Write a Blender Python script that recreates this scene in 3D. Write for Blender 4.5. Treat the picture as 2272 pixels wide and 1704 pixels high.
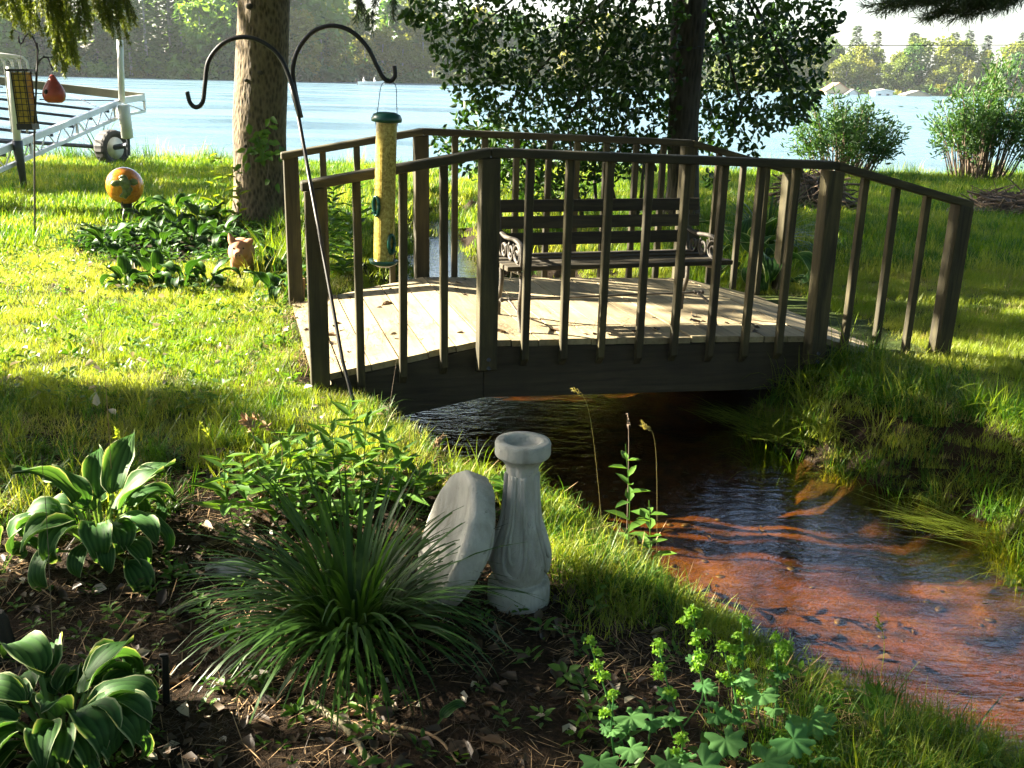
import bpy, bmesh, math
import numpy as np
from mathutils import Vector, Matrix
for o in list(bpy.data.objects): bpy.data.objects.remove(o)
C = bpy.context.scene.collection
sc = bpy.context.scene
rng = np.random.default_rng(11)
PI = math.pi
def U(a, b): return float(rng.uniform(a, b))
# ------------------------------------------------------------------ camera
CAM = np.array([0, 0, 1.65]); PITCH, ROLL, F = .2932, .0256, 2251.2 / 2272
fw = np.array([0, math.cos(PITCH), -math.sin(PITCH)]); rt = np.array([1., 0, 0]); dn = np.array([0, -math.sin(PITCH), -math.cos(PITCH)])
ix = rt * math.cos(ROLL) - dn * math.sin(ROLL); iy = rt * math.sin(ROLL) + dn * math.cos(ROLL)
cd = bpy.data.cameras.new('camera'); cam = bpy.data.objects.new('camera', cd); C.objects.link(cam)
cd.sensor_width = 36; cd.lens = 36 * F; cd.clip_start = .05; cd.clip_end = 3000
m = Matrix.Identity(4)
for i in range(3):
    m[i][0] = ix[i]; m[i][1] = -iy[i]; m[i][2] = -fw[i]; m[i][3] = CAM[i]
cam.matrix_world = m; sc.camera = cam
def ray(px, py):
    X = (px - 1136) / 2251.2; Y = (py - 852) / 2251.2
    return fw + ix * X + iy * Y
def at(px, py, z=0.):                # survey: the point at height z seen at a photo position
    d = ray(px, py); return CAM + d * ((z - CAM[2]) / d[2])
def aty(px, py, y):                  # survey: the point at distance y seen at a photo position
    d = ray(px, py); return CAM + d * (y / d[1])
def inframe(P, margin=.03):
    v = P - CAM; c = v @ fw; c = np.where(np.abs(c) < 1e-6, 1e-6, c)
    x = (v @ ix) / c * F; y = (v @ iy) / c * F
    return (c > 0) & (np.abs(x) < .5 + margin) & (np.abs(y) < .375 + margin)
# ------------------------------------------------------------------ light
ELEV = math.radians(28); SH = np.array([-.98, .21]); SH /= np.linalg.norm(SH)
SUN = np.array([SH[0] * math.cos(ELEV), SH[1] * math.cos(ELEV), math.sin(ELEV)])
w = bpy.data.worlds.new('World'); sc.world = w; w.use_nodes = True
nt = w.node_tree; bg = nt.nodes['Background']
sky = nt.nodes.new('ShaderNodeTexSky'); sky.sky_type = 'NISHITA'; sky.sun_disc = False
sky.sun_elevation = ELEV; sky.sun_rotation = math.atan2(SH[0], SH[1]); sky.air_density = 1.0; sky.dust_density = 2.4; sky.ozone_density = 1.0
nt.links.new(sky.outputs[0], bg.inputs[0]); bg.inputs[1].default_value = .05
sl = bpy.data.lights.new('sun', 'SUN'); so = bpy.data.objects.new('sun', sl); C.objects.link(so)
sl.energy = 5.0; sl.angle = math.radians(.53); sl.color = (1, .9, .72)
so.rotation_mode = 'QUATERNION'; so.rotation_quaternion = Vector(SUN).to_track_quat('Z', 'Y'); so.location = (-20, 5, 20)
sc.view_settings.view_transform = 'Standard'; sc.view_settings.look = 'None'
sc.view_settings.exposure = 3.2; sc.view_settings.gamma = 1; sc.view_settings.use_curve_mapping = False
sc.render.engine = 'CYCLES'; sc.cycles.max_bounces = 8; sc.cycles.transparent_max_bounces = 12
sc.cycles.diffuse_bounces = 3; sc.cycles.glossy_bounces = 3; sc.cycles.transmission_bounces = 4; sc.cycles.caustics_reflective = False; sc.cycles.caustics_refractive = False
sc.cycles.use_denoising = True; sc.cycles.volume_bounces = 0; sc.cycles.volume_step_rate = 5
# ------------------------------------------------------------------ mesh helpers
def link(o, parent=None):
    C.objects.link(o)
    if parent is not None: o.parent = parent
    return o
def mats_of(me, m):
    for x in (m if isinstance(m, (list, tuple)) else [m]): me.materials.append(x)
def tag(o, label=None, cat=None, group=None, kind=None):
    if label: o['label'] = label
    if cat: o['category'] = cat
    if group: o['group'] = group
    if kind: o['kind'] = kind
    return o
def thing(name, label, cat, loc=(0, 0, 0), group=None, rz=0):
    o = bpy.data.objects.new(name, None); o.empty_display_size = .1; link(o)
    o.location = loc; o.rotation_euler = (0, 0, rz)
    return tag(o, label, cat, group)
def npmesh(name, V, Q, mat, smooth=True, col=None, mi=None):
    """V (N,3); Q (M,4) or (M,3); col optional (N,4) point colours named 'col'"""
    me = bpy.data.meshes.new(name); V = np.asarray(V, np.float32); Q = np.asarray(Q, np.int32); k = Q.shape[1]
    me.vertices.add(len(V)); me.vertices.foreach_set('co', V.ravel())
    me.loops.add(Q.size); me.loops.foreach_set('vertex_index', Q.ravel())
    me.polygons.add(len(Q)); me.polygons.foreach_set('loop_start', np.arange(0, Q.size, k, dtype=np.int32))
    me.polygons.foreach_set('loop_total', np.full(len(Q), k, np.int32))
    me.polygons.foreach_set('use_smooth', np.full(len(Q), smooth, bool))
    mats_of(me, mat)
    if mi is not None: me.polygons.foreach_set('material_index', np.asarray(mi, np.int32))
    if col is not None:
        a = me.attributes.new('col', 'FLOAT_COLOR', 'POINT'); a.data.foreach_set('color', np.asarray(col, np.float32).ravel())
    me.update(calc_edges=True); me.validate()
    return me
def ob(name, me, parent=None): return link(bpy.data.objects.new(name, me), parent)
class G:
    """collects small shapes, built as ONE mesh object"""
    def __init__(s): s.v = []; s.f = []; s.mi = []
    def add(s, v, f, mi=0):
        n = len(s.v); s.v += [tuple(map(float, p)) for p in v]
        s.f += [[i + n for i in q] for q in f]; s.mi += [mi] * len(f); return s
    def box(s, c, d, R=None, mi=0):
        x, y, z = d[0] / 2, d[1] / 2, d[2] / 2
        v = np.array([(-x, -y, -z), (x, -y, -z), (x, y, -z), (-x, y, -z), (-x, -y, z), (x, -y, z), (x, y, z), (-x, y, z)])
        if R is not None: v = v @ np.asarray(R).T
        return s.add(v + np.array(c), [(0, 3, 2, 1), (4, 5, 6, 7), (0, 1, 5, 4), (1, 2, 6, 5), (2, 3, 7, 6), (3, 0, 4, 7)], mi)
    def bar(s, a, b, wd, th, up=(0, 0, 1), mi=0):
        a = np.array(a, float); b = np.array(b, float); d = b - a; L = np.linalg.norm(d); d /= L
        sd = np.cross(d, up); sd /= np.linalg.norm(sd); u = np.cross(sd, d)
        return s.box((a + b) / 2, (L, wd, th), np.stack([d, sd, u], 1), mi)
    def tube(s, P, r, n=8, mi=0, cap=True, ell=None):
        P = np.array(P, float); k = len(P); r = np.full(k, r) if np.isscalar(r) else np.array(r, float)
        T = np.gradient(P, axis=0); T /= np.linalg.norm(T, axis=1)[:, None] + 1e-9
        ref = np.array([0, 0, 1.]) if abs(T[0][2]) < .9 else np.array([1., 0, 0])
        v = []; a = np.cross(T[0], ref); a /= np.linalg.norm(a)
        for i in range(k):
            a = a - T[i] * (a @ T[i]); a /= np.linalg.norm(a) + 1e-9; b = np.cross(T[i], a)
            for j in range(n):
                t = 2 * PI * j / n; v.append(P[i] + r[i] * (a * math.cos(t) + b * math.sin(t) * (ell or 1)))
        f = [(i * n + j, i * n + (j + 1) % n, (i + 1) * n + (j + 1) % n, (i + 1) * n + j) for i in range(k - 1) for j in range(n)]
        if cap: f += [tuple(range(n))[::-1], tuple((k - 1) * n + j for j in range(n))]
        return s.add(v, f, mi)
    def lathe(s, prof, n=24, c=(0, 0, 0), mi=0, fn=None, R=None):
        v = []; k = len(prof)
        for i, (r, z) in enumerate(prof):
            for j in range(n):
                t = 2 * PI * j / n; rr = r if fn is None else fn(r, z, t); v.append((rr * math.cos(t), rr * math.sin(t), z))
        v = np.array(v)
        if R is not None: v = v @ np.asarray(R).T
        f = [(i * n + j, i * n + (j + 1) % n, (i + 1) * n + (j + 1) % n, (i + 1) * n + j) for i in range(k - 1) for j in range(n)]
        if prof[0][0] > 1e-5: f.append(tuple(range(n))[::-1])
        if prof[-1][0] > 1e-5: f.append(tuple((k - 1) * n + j for j in range(n)))
        return s.add(v + np.array(c), f, mi)
    def ball(s, c, r, n=14, mi=0, R=None):
        r = np.full(3, r) if np.isscalar(r) else np.array(r, float); v = []; f = []
        k = n // 2
        for i in range(k + 1):
            a = PI * i / k
            for j in range(n):
                t = 2 * PI * j / n; v.append((math.sin(a) * math.cos(t), math.sin(a) * math.sin(t), math.cos(a)))
        v = np.array(v) * r
        if R is not None: v = v @ np.asarray(R).T
        f = [(i * n + j, i * n + (j + 1) % n, (i + 1) * n + (j + 1) % n, (i + 1) * n + j)[::-1] for i in range(k) for j in range(n)]
        return s.add(v + np.array(c), f, mi)
    def mesh(s, name, mat, smooth=False, bevel=0, merge=False):
        me = bpy.data.meshes.new(name); me.from_pydata(s.v, [], s.f); mats_of(me, mat)
        me.polygons.foreach_set('material_index', np.array(s.mi, np.int32))
        if bevel or merge:
            bm = bmesh.new(); bm.from_mesh(me)
            if merge: bmesh.ops.remove_doubles(bm, verts=bm.verts, dist=1e-5)
            if bevel:
                e = [x for x in bm.edges if len(x.link_faces) == 2 and x.calc_face_angle(0) > .6]
                bmesh.ops.bevel(bm, geom=e, offset=bevel, segments=1, affect='EDGES', clamp_overlap=True)
            bm.to_mesh(me); bm.free()
        if smooth: me.polygons.foreach_set('use_smooth', np.ones(len(me.polygons), bool))
        me.update(); return me
    def build(s, name, mat, parent=None, smooth=False, bevel=0, merge=False):
        return ob(name, s.mesh(name, mat, smooth, bevel, merge), parent)
def remesh(o, vox):
    md = o.modifiers.new('remesh', 'REMESH'); md.mode = 'VOXEL'; md.voxel_size = vox; md.use_smooth_shade = True
    sm = o.modifiers.new('smooth', 'SMOOTH'); sm.iterations = 4; sm.factor = .5
    return o
def bez(P, n=16):                       # Catmull-Rom through points
    P = np.array(P, float); Q = np.vstack([2 * P[0] - P[1], P, 2 * P[-1] - P[-2]]); out = []
    for i in range(1, len(Q) - 2):
        for t in np.linspace(0, 1, n, endpoint=False):
            a, b, c, d = Q[i - 1], Q[i], Q[i + 1], Q[i + 2]
            out.append(.5 * (2 * b + (c - a) * t + (2 * a - 5 * b + 4 * c - d) * t * t + (3 * b - a - 3 * c + d) * t ** 3))
    out.append(P[-1]); return np.array(out)
def rot(rx=0, ry=0, rz=0): return np.array(Matrix.Rotation(rz, 3, 'Z') @ Matrix.Rotation(ry, 3, 'Y') @ Matrix.Rotation(rx, 3, 'X'))
def nrm(v): return v / (np.linalg.norm(v, axis=-1, keepdims=True) + 1e-9)
# leaf cards: two folded quads each
def leaves(P, D, N, L, W, fold=.25, droop=.15):
    P = np.asarray(P, float); n = len(P); D = nrm(D); S = nrm(np.cross(D, N)); N = nrm(np.cross(S, D))
    L = np.broadcast_to(L, n)[:, None]; W = np.broadcast_to(W, n)[:, None]
    def p(a, b, c): return P + D * (a * L) + S * (b * W) + N * (c * W)
    V = np.stack([p(0, 0, 0), p(.3, .5, fold), p(.68, .38, fold - droop), p(1, 0, -2 * droop), p(.68, -.38, fold - droop), p(.3, -.5, fold)], 1).reshape(-1, 3)
    b = (np.arange(n) * 6)[:, None]
    Q = np.concatenate([b + np.array([0, 1, 2, 3]), b + np.array([0, 3, 4, 5])], 1).reshape(-1, 4)
    return V, Q
def cards(P, L, W, up=.5, down=0., fold=.25, droop=.15):
    n = len(P); N = nrm(rng.normal(size=(n, 3)) + np.array([0, 0, up])); D = rng.normal(size=(n, 3)) + np.array([0, 0, -down])
    D = nrm(D - N * (D * N).sum(1)[:, None] * .8); L = L * rng.uniform(.65, 1.25, n); return leaves(P, D, N, L, L * W, fold, droop)
def cat(parts):
    V = []; Q = []; k = 0
    for v, q in parts: V.append(v); Q.append(q + k); k += len(v)
    return np.concatenate(V), np.concatenate(Q)
def blades(P, H, W, az, lean, curl, seg=3):
    """grass blades: roots P (n,3), heights, widths, azimuth, lean, curl"""
    n = len(P); H = np.broadcast_to(H, n); W = np.broadcast_to(W, n); d = np.stack([np.cos(az), np.sin(az), np.zeros(n)], 1)
    s = np.stack([-np.sin(az), np.cos(az), np.zeros(n)], 1); rings = []
    pos = P.copy()
    th = np.broadcast_to(lean, n).copy()
    for i in range(seg + 1):
        t = i / seg; wd = W * (1 - t) ** .6 * .5 if i < seg else W * .04
        rings += [pos - s * wd[:, None], pos + s * wd[:, None]]
        pos = pos + (d * np.sin(th)[:, None] + np.array([0, 0, 1]) * np.cos(th)[:, None]) * (H / seg)[:, None]
        th = th + curl / seg
    V = np.stack(rings, 1).reshape(-1, 3); k = 2 * (seg + 1); b = (np.arange(n) * k)[:, None]
    Q = np.concatenate([b + np.array([2 * i, 2 * i + 1, 2 * i + 3, 2 * i + 2]) for i in range(seg)], 1).reshape(-1, 4)
    return V, Q
def scatter(name, protos, P, S, mat_kind='stuff', tilt=.12, label=None):
    """one stuff object: protos (meshes) instanced on points by geometry nodes"""
    n = len(P); me = bpy.data.meshes.new(name); me.vertices.add(n); me.vertices.foreach_set('co', np.asarray(P, np.float32).ravel())
    r = np.stack([rng.normal(0, tilt, n), rng.normal(0, tilt, n), rng.uniform(0, 2 * PI, n)], 1).astype(np.float32)
    a = me.attributes.new('rot', 'FLOAT_VECTOR', 'POINT'); a.data.foreach_set('vector', r.ravel())
    a = me.attributes.new('scl', 'FLOAT', 'POINT'); a.data.foreach_set('value', np.asarray(S, np.float32))
    a = me.attributes.new('idx', 'INT', 'POINT'); a.data.foreach_set('value', rng.integers(0, len(protos), n).astype(np.int32))
    o = ob(name, me); o['kind'] = 'stuff'
    if label: o['label'] = label
    ng = bpy.data.node_groups.new(name, 'GeometryNodeTree')
    ng.interface.new_socket('Geometry', in_out='INPUT', socket_type='NodeSocketGeometry'); ng.interface.new_socket('Geometry', in_out='OUTPUT', socket_type='NodeSocketGeometry')
    N, Lk = ng.nodes, ng.links; gi = N.new('NodeGroupInput'); go = N.new('NodeGroupOutput'); jn = N.new('GeometryNodeJoinGeometry')
    def attr(t, nm):
        x = N.new('GeometryNodeInputNamedAttribute'); x.data_type = t; x.inputs[0].default_value = nm
        return [q for q in x.outputs if q.enabled and q.name == 'Attribute'][0]
    ar, asx, ai = attr('FLOAT_VECTOR', 'rot'), attr('FLOAT', 'scl'), attr('INT', 'idx')
    for i, pm in enumerate(protos):
        po = bpy.data.objects.new(name + '_piece', pm); po['kind'] = 'stuff'
        oi = N.new('GeometryNodeObjectInfo'); oi.inputs['Object'].default_value = po; oi.inputs['As Instance'].default_value = False
        cp = N.new('FunctionNodeCompare'); cp.data_type = 'INT'; cp.operation = 'EQUAL'
        ins = [q for q in cp.inputs if q.enabled]; Lk.new(ai, ins[0]); ins[1].default_value = i
        ip = N.new('GeometryNodeInstanceOnPoints'); Lk.new(gi.outputs[0], ip.inputs['Points']); Lk.new(cp.outputs[0], ip.inputs['Selection'])
        Lk.new(oi.outputs['Geometry'], ip.inputs['Instance']); Lk.new(ar, ip.inputs['Rotation']); Lk.new(asx, ip.inputs['Scale'])
        Lk.new(ip.outputs[0], jn.inputs[0])
    Lk.new(jn.outputs[0], go.inputs[0])
    md = o.modifiers.new('scatter', 'NODES'); md.node_group = ng
    return o
# ------------------------------------------------------------------ materials
class NT:
    def __init__(s, name):
        s.m = bpy.data.materials.new(name); s.m.use_nodes = True; s.t = s.m.node_tree; s.n = s.t.nodes; s.p = s.n['Principled BSDF']; s.out = s.n['Material Output']
    def new(s, t, **k):
        x = s.n.new(t)
        for a, b in k.items(): setattr(x, a, b)
        return x
    def l(s, a, b): s.t.links.new(a, b)
    def coord(s, kind='Object', scale=(1, 1, 1), rnd=False):
        tc = s.new('ShaderNodeTexCoord'); mp = s.new('ShaderNodeMapping'); s.l(tc.outputs[kind], mp.inputs[0]); mp.inputs['Scale'].default_value = scale
        if rnd:
            oi = s.new('ShaderNodeObjectInfo'); mu = s.new('ShaderNodeMath', operation='MULTIPLY'); mu.inputs[1].default_value = 37.; s.l(oi.outputs['Random'], mu.inputs[0]); s.l(mu.outputs[0], mp.inputs['Location'])
        return mp.outputs[0]
    def noise(s, co, scale=5, detail=4, rough=.55, dist=0):
        x = s.new('ShaderNodeTexNoise'); s.l(co, x.inputs['Vector']); x.inputs['Scale'].default_value = scale; x.inputs['Detail'].default_value = detail
        x.inputs['Roughness'].default_value = rough; x.inputs['Distortion'].default_value = dist; return x.outputs['Fac']
    def ramp(s, fac, stops):
        x = s.new('ShaderNodeValToRGB'); e = x.color_ramp.elements
        while len(e) < len(stops): e.new(.5)
        for q, (p, c) in zip(e, stops): q.position = p; q.color = (*c, 1) if len(c) == 3 else c
        s.l(fac, x.inputs[0]); return x.outputs[0]
    def mix(s, fac, a, b, mode='MIX'):
        x = s.new('ShaderNodeMix', data_type='RGBA', blend_type=mode)
        for v, i in ((fac, 0), (a, 6), (b, 7)):
            if isinstance(v, (int, float)): x.inputs[i].default_value = v
            elif isinstance(v, tuple): x.inputs[i].default_value = (*v, 1)
            else: s.l(v, x.inputs[i])
        return x.outputs[2]
    def bump(s, h, strength=.5, dist=.02):
        x = s.new('ShaderNodeBump'); x.inputs['Strength'].default_value = strength; x.inputs['Distance'].default_value = dist; s.l(h, x.inputs['Height']); s.l(x.outputs[0], s.p.inputs['Normal']); return x.outputs[0]
    def base(s, c): s.l(c, s.p.inputs['Base Color'])
def simple(name, c, rough=.6, metal=0., var=.25, scale=8, bump=.0):
    t = NT(name); co = t.coord(); n = t.noise(co, scale, 5)
    d = tuple(x * (1 - var) for x in c); b = tuple(min(1, x * (1 + var)) for x in c)
    t.base(t.ramp(n, [(.3, d), (.7, b)])); t.p.inputs['Roughness'].default_value = rough; t.p.inputs['Metallic'].default_value = metal
    if bump: t.bump(t.noise(co, scale * 6, 4), bump, .01)
    return t.m
def leafmat(name, c1, c2, trans=.4, tcol=None, rough=.45, spec=.35, margin=None, island=True, patchy=None):
    t = NT(name); g = t.new('ShaderNodeNewGeometry'); oi = t.new('ShaderNodeObjectInfo')
    f = t.new('ShaderNodeMath', operation='ADD'); t.l(g.outputs['Random Per Island'], f.inputs[0]) if island else None; t.l(oi.outputs['Random'], f.inputs[1])
    fr = t.new('ShaderNodeMath', operation='FRACT'); t.l(f.outputs[0], fr.inputs[0])
    c = t.ramp(fr.outputs[0], [(0, c1), (1, c2)])
    if patchy:
        pn = t.noise(oi.outputs['Location'], .9, 4, .6); c = t.mix(t.ramp(pn, [(.42, (0, 0, 0)), (.68, (.8, .8, .8))]), c, patchy)
        pn2 = t.noise(oi.outputs['Location'], 2.7, 3, .6); c = t.mix(t.ramp(pn2, [(.5, (0, 0, 0)), (.75, (.6, .6, .6))]), c, tuple(x * .45 for x in c1))
    if margin:
        a = t.new('ShaderNodeAttribute', attribute_name='col'); sp = t.new('ShaderNodeSeparateColor'); t.l(a.outputs['Color'], sp.inputs[0])
        c = t.mix(sp.outputs[0], c, margin); c = t.mix(sp.outputs[1], c, tuple(x * .55 for x in c1))
    t.base(c); t.p.inputs['Roughness'].default_value = rough; t.p.inputs['Specular IOR Level'].default_value = spec
    tr = t.new('ShaderNodeBsdfTranslucent'); tc = t.mix(1., c, tcol or (1.7, 1.6, .6), 'MULTIPLY'); t.l(tc, tr.inputs[0])
    mx = t.new('ShaderNodeMixShader'); mx.inputs[0].default_value = trans; t.l(t.p.outputs[0], mx.inputs[1]); t.l(tr.outputs[0], mx.inputs[2]); t.l(mx.outputs[0], t.out.inputs[0])
    return t.m
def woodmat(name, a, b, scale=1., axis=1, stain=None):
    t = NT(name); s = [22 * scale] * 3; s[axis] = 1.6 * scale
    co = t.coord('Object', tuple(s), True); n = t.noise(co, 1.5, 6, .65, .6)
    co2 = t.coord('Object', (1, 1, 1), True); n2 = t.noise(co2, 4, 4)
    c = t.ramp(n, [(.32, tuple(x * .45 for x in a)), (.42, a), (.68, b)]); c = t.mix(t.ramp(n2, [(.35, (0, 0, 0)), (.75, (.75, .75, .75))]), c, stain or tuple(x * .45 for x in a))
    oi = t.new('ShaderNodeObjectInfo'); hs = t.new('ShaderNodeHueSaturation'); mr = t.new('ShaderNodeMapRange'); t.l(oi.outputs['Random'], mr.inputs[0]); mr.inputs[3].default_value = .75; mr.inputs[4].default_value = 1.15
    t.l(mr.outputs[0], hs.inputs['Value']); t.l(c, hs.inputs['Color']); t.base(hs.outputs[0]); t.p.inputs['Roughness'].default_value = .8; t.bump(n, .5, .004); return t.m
def barkmat(name, a, b, vs=(14, 14, 3)):
    t = NT(name); co = t.coord('Object', vs); v = t.new('ShaderNodeTexVoronoi'); v.inputs['Scale'].default_value = 2.2; t.l(co, v.inputs[0])
    n = t.noise(co, 2, 8, .7); mu = t.new('ShaderNodeMath', operation='MULTIPLY'); t.l(v.outputs['Distance'], mu.inputs[0]); t.l(n, mu.inputs[1])
    t.base(t.ramp(mu.outputs[0], [(.05, a), (.35, b)])); t.p.inputs['Roughness'].default_value = .9; t.bump(mu.outputs[0], 1., .03); return t.m
def concrete():
    t = NT('cast_concrete'); co = t.coord(); n = t.noise(co, 7, 6, .6); n2 = t.noise(co, 55, 5, .7); n3 = t.noise(t.coord('Object', (6, 6, 1.2)), 2.2, 4, .6)
    c = t.ramp(n, [(.3, (.32, .32, .29)), (.55, (.47, .465, .42)), (.75, (.54, .53, .49))]); c = t.mix(t.ramp(n3, [(.48, (0, 0, 0)), (.68, (.6, .6, .6))]), c, (.17, .16, .125)); c = t.mix(t.ramp(n2, [(.62, (0, 0, 0)), (.70, (.7, .7, .7))]), c, (.12, .115, .10))
    t.base(c); t.p.inputs['Roughness'].default_value = .92; t.bump(n2, .7, .008); return t.m
M = {}
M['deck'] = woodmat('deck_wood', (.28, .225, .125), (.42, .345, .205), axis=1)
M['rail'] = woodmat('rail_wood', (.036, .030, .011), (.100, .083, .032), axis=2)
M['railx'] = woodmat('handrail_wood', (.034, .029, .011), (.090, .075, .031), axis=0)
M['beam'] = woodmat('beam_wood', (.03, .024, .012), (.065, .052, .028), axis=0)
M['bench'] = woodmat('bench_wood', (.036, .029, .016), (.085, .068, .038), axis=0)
M['iron'] = simple('weathered_iron', (.075, .066, .055), .55, .3, .5, 20, .2)
M['black'] = simple('black_iron', (.018, .017, .016), .45, .4, .4, 30)
M['concrete'] = concrete()
M['stone'] = simple('grey_stone', (.25, .24, .22), .9, 0, .3, 12, .4)
M['alu'] = simple('weathered_aluminium', (.62, .64, .66), .45, .35, .12, 6)
M['steel'] = simple('dark_steel', (.06, .07, .09), .5, .5, .3, 6)
M['white'] = simple('white_plastic', (.72, .72, .66), .5, 0, .08, 5)
M['rubber'] = simple('tyre_rubber', (.035, .034, .033), .75, 0, .3, 10)
M['olive'] = simple('treated_board', (.18, .17, .11), .8, 0, .25, 4)
M['terracotta'] = simple('terracotta', (.44, .20, .10), .8, 0, .18, 14, .1)
M['red'] = simple('red_glaze', (.30, .045, .025), .35, 0, .35, 12)
M['hole'] = simple('dark_hole', (.01, .008, .006), .9)
M['greenplastic'] = simple('green_plastic', (.01, .075, .05), .3, 0, .15, 8)
M['seedcake'] = simple('seed_mix', (.34, .24, .03), .85, 0, .5, 30, .3)
M['bark_pine'] = barkmat('pine_bark', (.035, .025, .014), (.17, .128, .075), (17, 17, 7))
M['bark_dark'] = barkmat('dark_bark', (.02, .016, .012), (.06, .049, .038))
M['bark_pale'] = barkmat('pale_bark', (.16, .15, .14), (.36, .34, .32), (4, 4, 1))
M['twig'] = simple('dead_twigs', (.13, .095, .065), .9, 0, .4, 10)
M['dry'] = simple('dry_stems', (.34, .22, .11), .9, 0, .3, 20)
M['mossy'] = simple('mossy_stick', (.16, .14, .08), .95, 0, .5, 25, .4)
M['grass'] = leafmat('grass', (.085, .185, .007), (.215, .295, .016), .5, patchy=(.34, .34, .085))
M['grassdry'] = leafmat('dry_grass', (.22, .19, .07), (.34, .30, .13), .35)
M['grasslush'] = leafmat('lush_grass', (.032, .105, .008), (.075, .165, .012), .45)
M['weed'] = leafmat('weed_leaves', (.05, .125, .018), (.10, .20, .03), .4)
M['weedy'] = leafmat('yellowed_leaves', (.10, .18, .012), (.19, .25, .02), .45)
M['hosta'] = leafmat('hosta_leaf', (.05, .14, .035), (.08, .18, .045), .32, rough=.55, spec=.2, margin=(.48, .52, .28), island=False)
M['hostag'] = leafmat('plain_hosta_leaf', (.02, .07, .010), (.05, .125, .02), .3, rough=.5, spec=.25, margin=(.10, .19, .06), island=False)
M['daylily'] = leafmat('daylily_leaf', (.018, .058, .008), (.04, .095, .014), .3, rough=.42, spec=.3)
M['mantle'] = leafmat('downy_leaf', (.07, .20, .06), (.11, .25, .07), .35, rough=.7, spec=.2)
M['bloom'] = leafmat('green_bloom', (.14, .32, .035), (.24, .41, .05), .4)
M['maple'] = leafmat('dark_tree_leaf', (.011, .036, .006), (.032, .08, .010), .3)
M['shrub'] = leafmat('willow_leaf', (.03, .085, .020), (.065, .135, .03), .35)
M['needle'] = leafmat('spruce_needles', (.075, .125, .016), (.18, .21, .03), .3)
M['needled'] = leafmat('pine_needles_dark', (.025, .05, .022), (.05, .08, .03), .2)
M['shade'] = leafmat('shade_tree_leaf', (.03, .08, .015), (.05, .11, .02), .2)
M['fallen'] = leafmat('fallen_leaves', (.035, .023, .014), (.10, .066, .038), .15, tcol=(1, .8, .5))
M['palefall'] = leafmat('pale_fallen_leaves', (.35, .30, .2), (.55, .5, .4), .2, tcol=(1, .9, .7))
M['litter'] = leafmat('pine_litter', (.032, .021, .011), (.085, .055, .03), .05, tcol=(1, .8, .5))
# ------------------------------------------------------------------ ground, stream, lake
def sst(t): t = np.clip(t, 0, 1); return t * t * (3 - 2 * t)
def wob(x, y, f=1., ph=0.): return (np.sin(x * 1.7 * f + 1.3 + ph) * np.sin(y * 2.1 * f + .4) + .6 * np.sin(x * 4.3 * f - y * 3.1 * f + ph) + .4 * np.sin(x * 8.7 * f + 2 + y * 7.9 * f)) / 2
YL = [-2, 0, 1.5, 2.05, 2.29, 2.45, 2.65, 2.8, 2.95, 3.15, 3.38, 3.6, 3.72, 3.82, 3.95, 4.12, 4.4, 4.74, 5.3, 6.2, 8, 9.6, 12, 14, 16, 17.6]
XL = [5.2, 4.2, 2.9, 2.05, 1.66, 1.40, 1.12, .98, .85, .70, .57, .44, .29, .10, -.08, -.24, -.42, -.68, -.84, -.92, -1.0, -1.07, -1.14, -1.13, -1.1, -1.05]
YR = [-2, 0, 1.5, 2.0, 2.6, 3.3, 3.74, 4.08, 4.27, 4.5, 4.8, 5.0, 5.4, 6.5, 8.0, 9.4, 11.3, 14, 17.6]
XR = [7.0, 5.8, 4.4, 3.4, 2.7, 2.22, 2.12, 2.0, 1.86, 1.66, 1.46, 1.38, 1.34, 1.25, .55, -.2, -.55, -.85, -.8]
def sdist(x, y):
    """metres outside the stream's edge (negative in the water)"""
    a = np.interp(y, YL, XL) + .05 * wob(x * 0, y, 2.2); b = np.interp(y, YR, XR) + .09 * wob(x * 0 + 3, y, 1.9)
    r = x - b; r = np.where((r > 0) & (y < 6), r * .62, r); return np.maximum(a - x, r)
WZ = -.14
def shore(x): return np.clip(17.3 + .09 * x, 15, 19) + .25 * np.sin(x * .9) + .12 * np.sin(x * 2.3 + 1)
FAR = lambda x: 235 + 25 * np.sin(x * .012 + .4) + np.where(x < -34, -30 * sst((-34 - x) / 14), 0) + 55 * sst((x + 20) / 30) * (1 - sst((x - 45) / 25))
def ground(x, y):
    x = np.asarray(x, float); y = np.asarray(y, float)
    h = .22 * sst((y - 2.7) / 1.7) + .018 * wob(x, y, 1.4) + .006 * wob(x, y, 5.1, 2.)
    h = h * (1 - sst((np.abs(x) - 40) / 60)) + .2 * sst((np.abs(x) - 40) / 60)
    k = sst((y - shore(x) + .3) / 1.1); h = h * (1 - k) - 1.0 * k
    s = sdist(x, y); t = sst((s + .25 + .05 * wob(x, y, 6)) / .6); ch = (y < 17.6)
    h = np.where(ch, (-.36 + .03 * wob(x, y, 3.)) * (1 - t) + h * t, h)
    f = sst((y - FAR(x) + 1) / 6); h = h * (1 - f) + f * (.6 + .03 * np.clip(y - FAR(x), 0, 200))
    return h
def axis(parts):
    out = [np.arange(a, b, s) for a, b, s in parts]; return np.concatenate(out)
gx = axis([(-420, -120, 20), (-120, -30, 6), (-30, -8, 1.), (-8, -3, .22), (-3, 4, .055), (4, 12, .25), (12, 34, 1.), (34, 120, 6), (120, 421, 20)])
gy = axis([(-8, 1, .6), (1, 8, .055), (8, 19, .15), (19, 30, 1.), (30, 190, 8), (190, 310, 3), (310, 520, 15), (520, 1400, 60)])
X, Y = np.meshgrid(gx, gy); Z = ground(X, Y)
nx, ny = len(gx), len(gy); ii = (np.arange(ny - 1)[:, None] * nx + np.arange(nx - 1)[None, :]).ravel()
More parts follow.
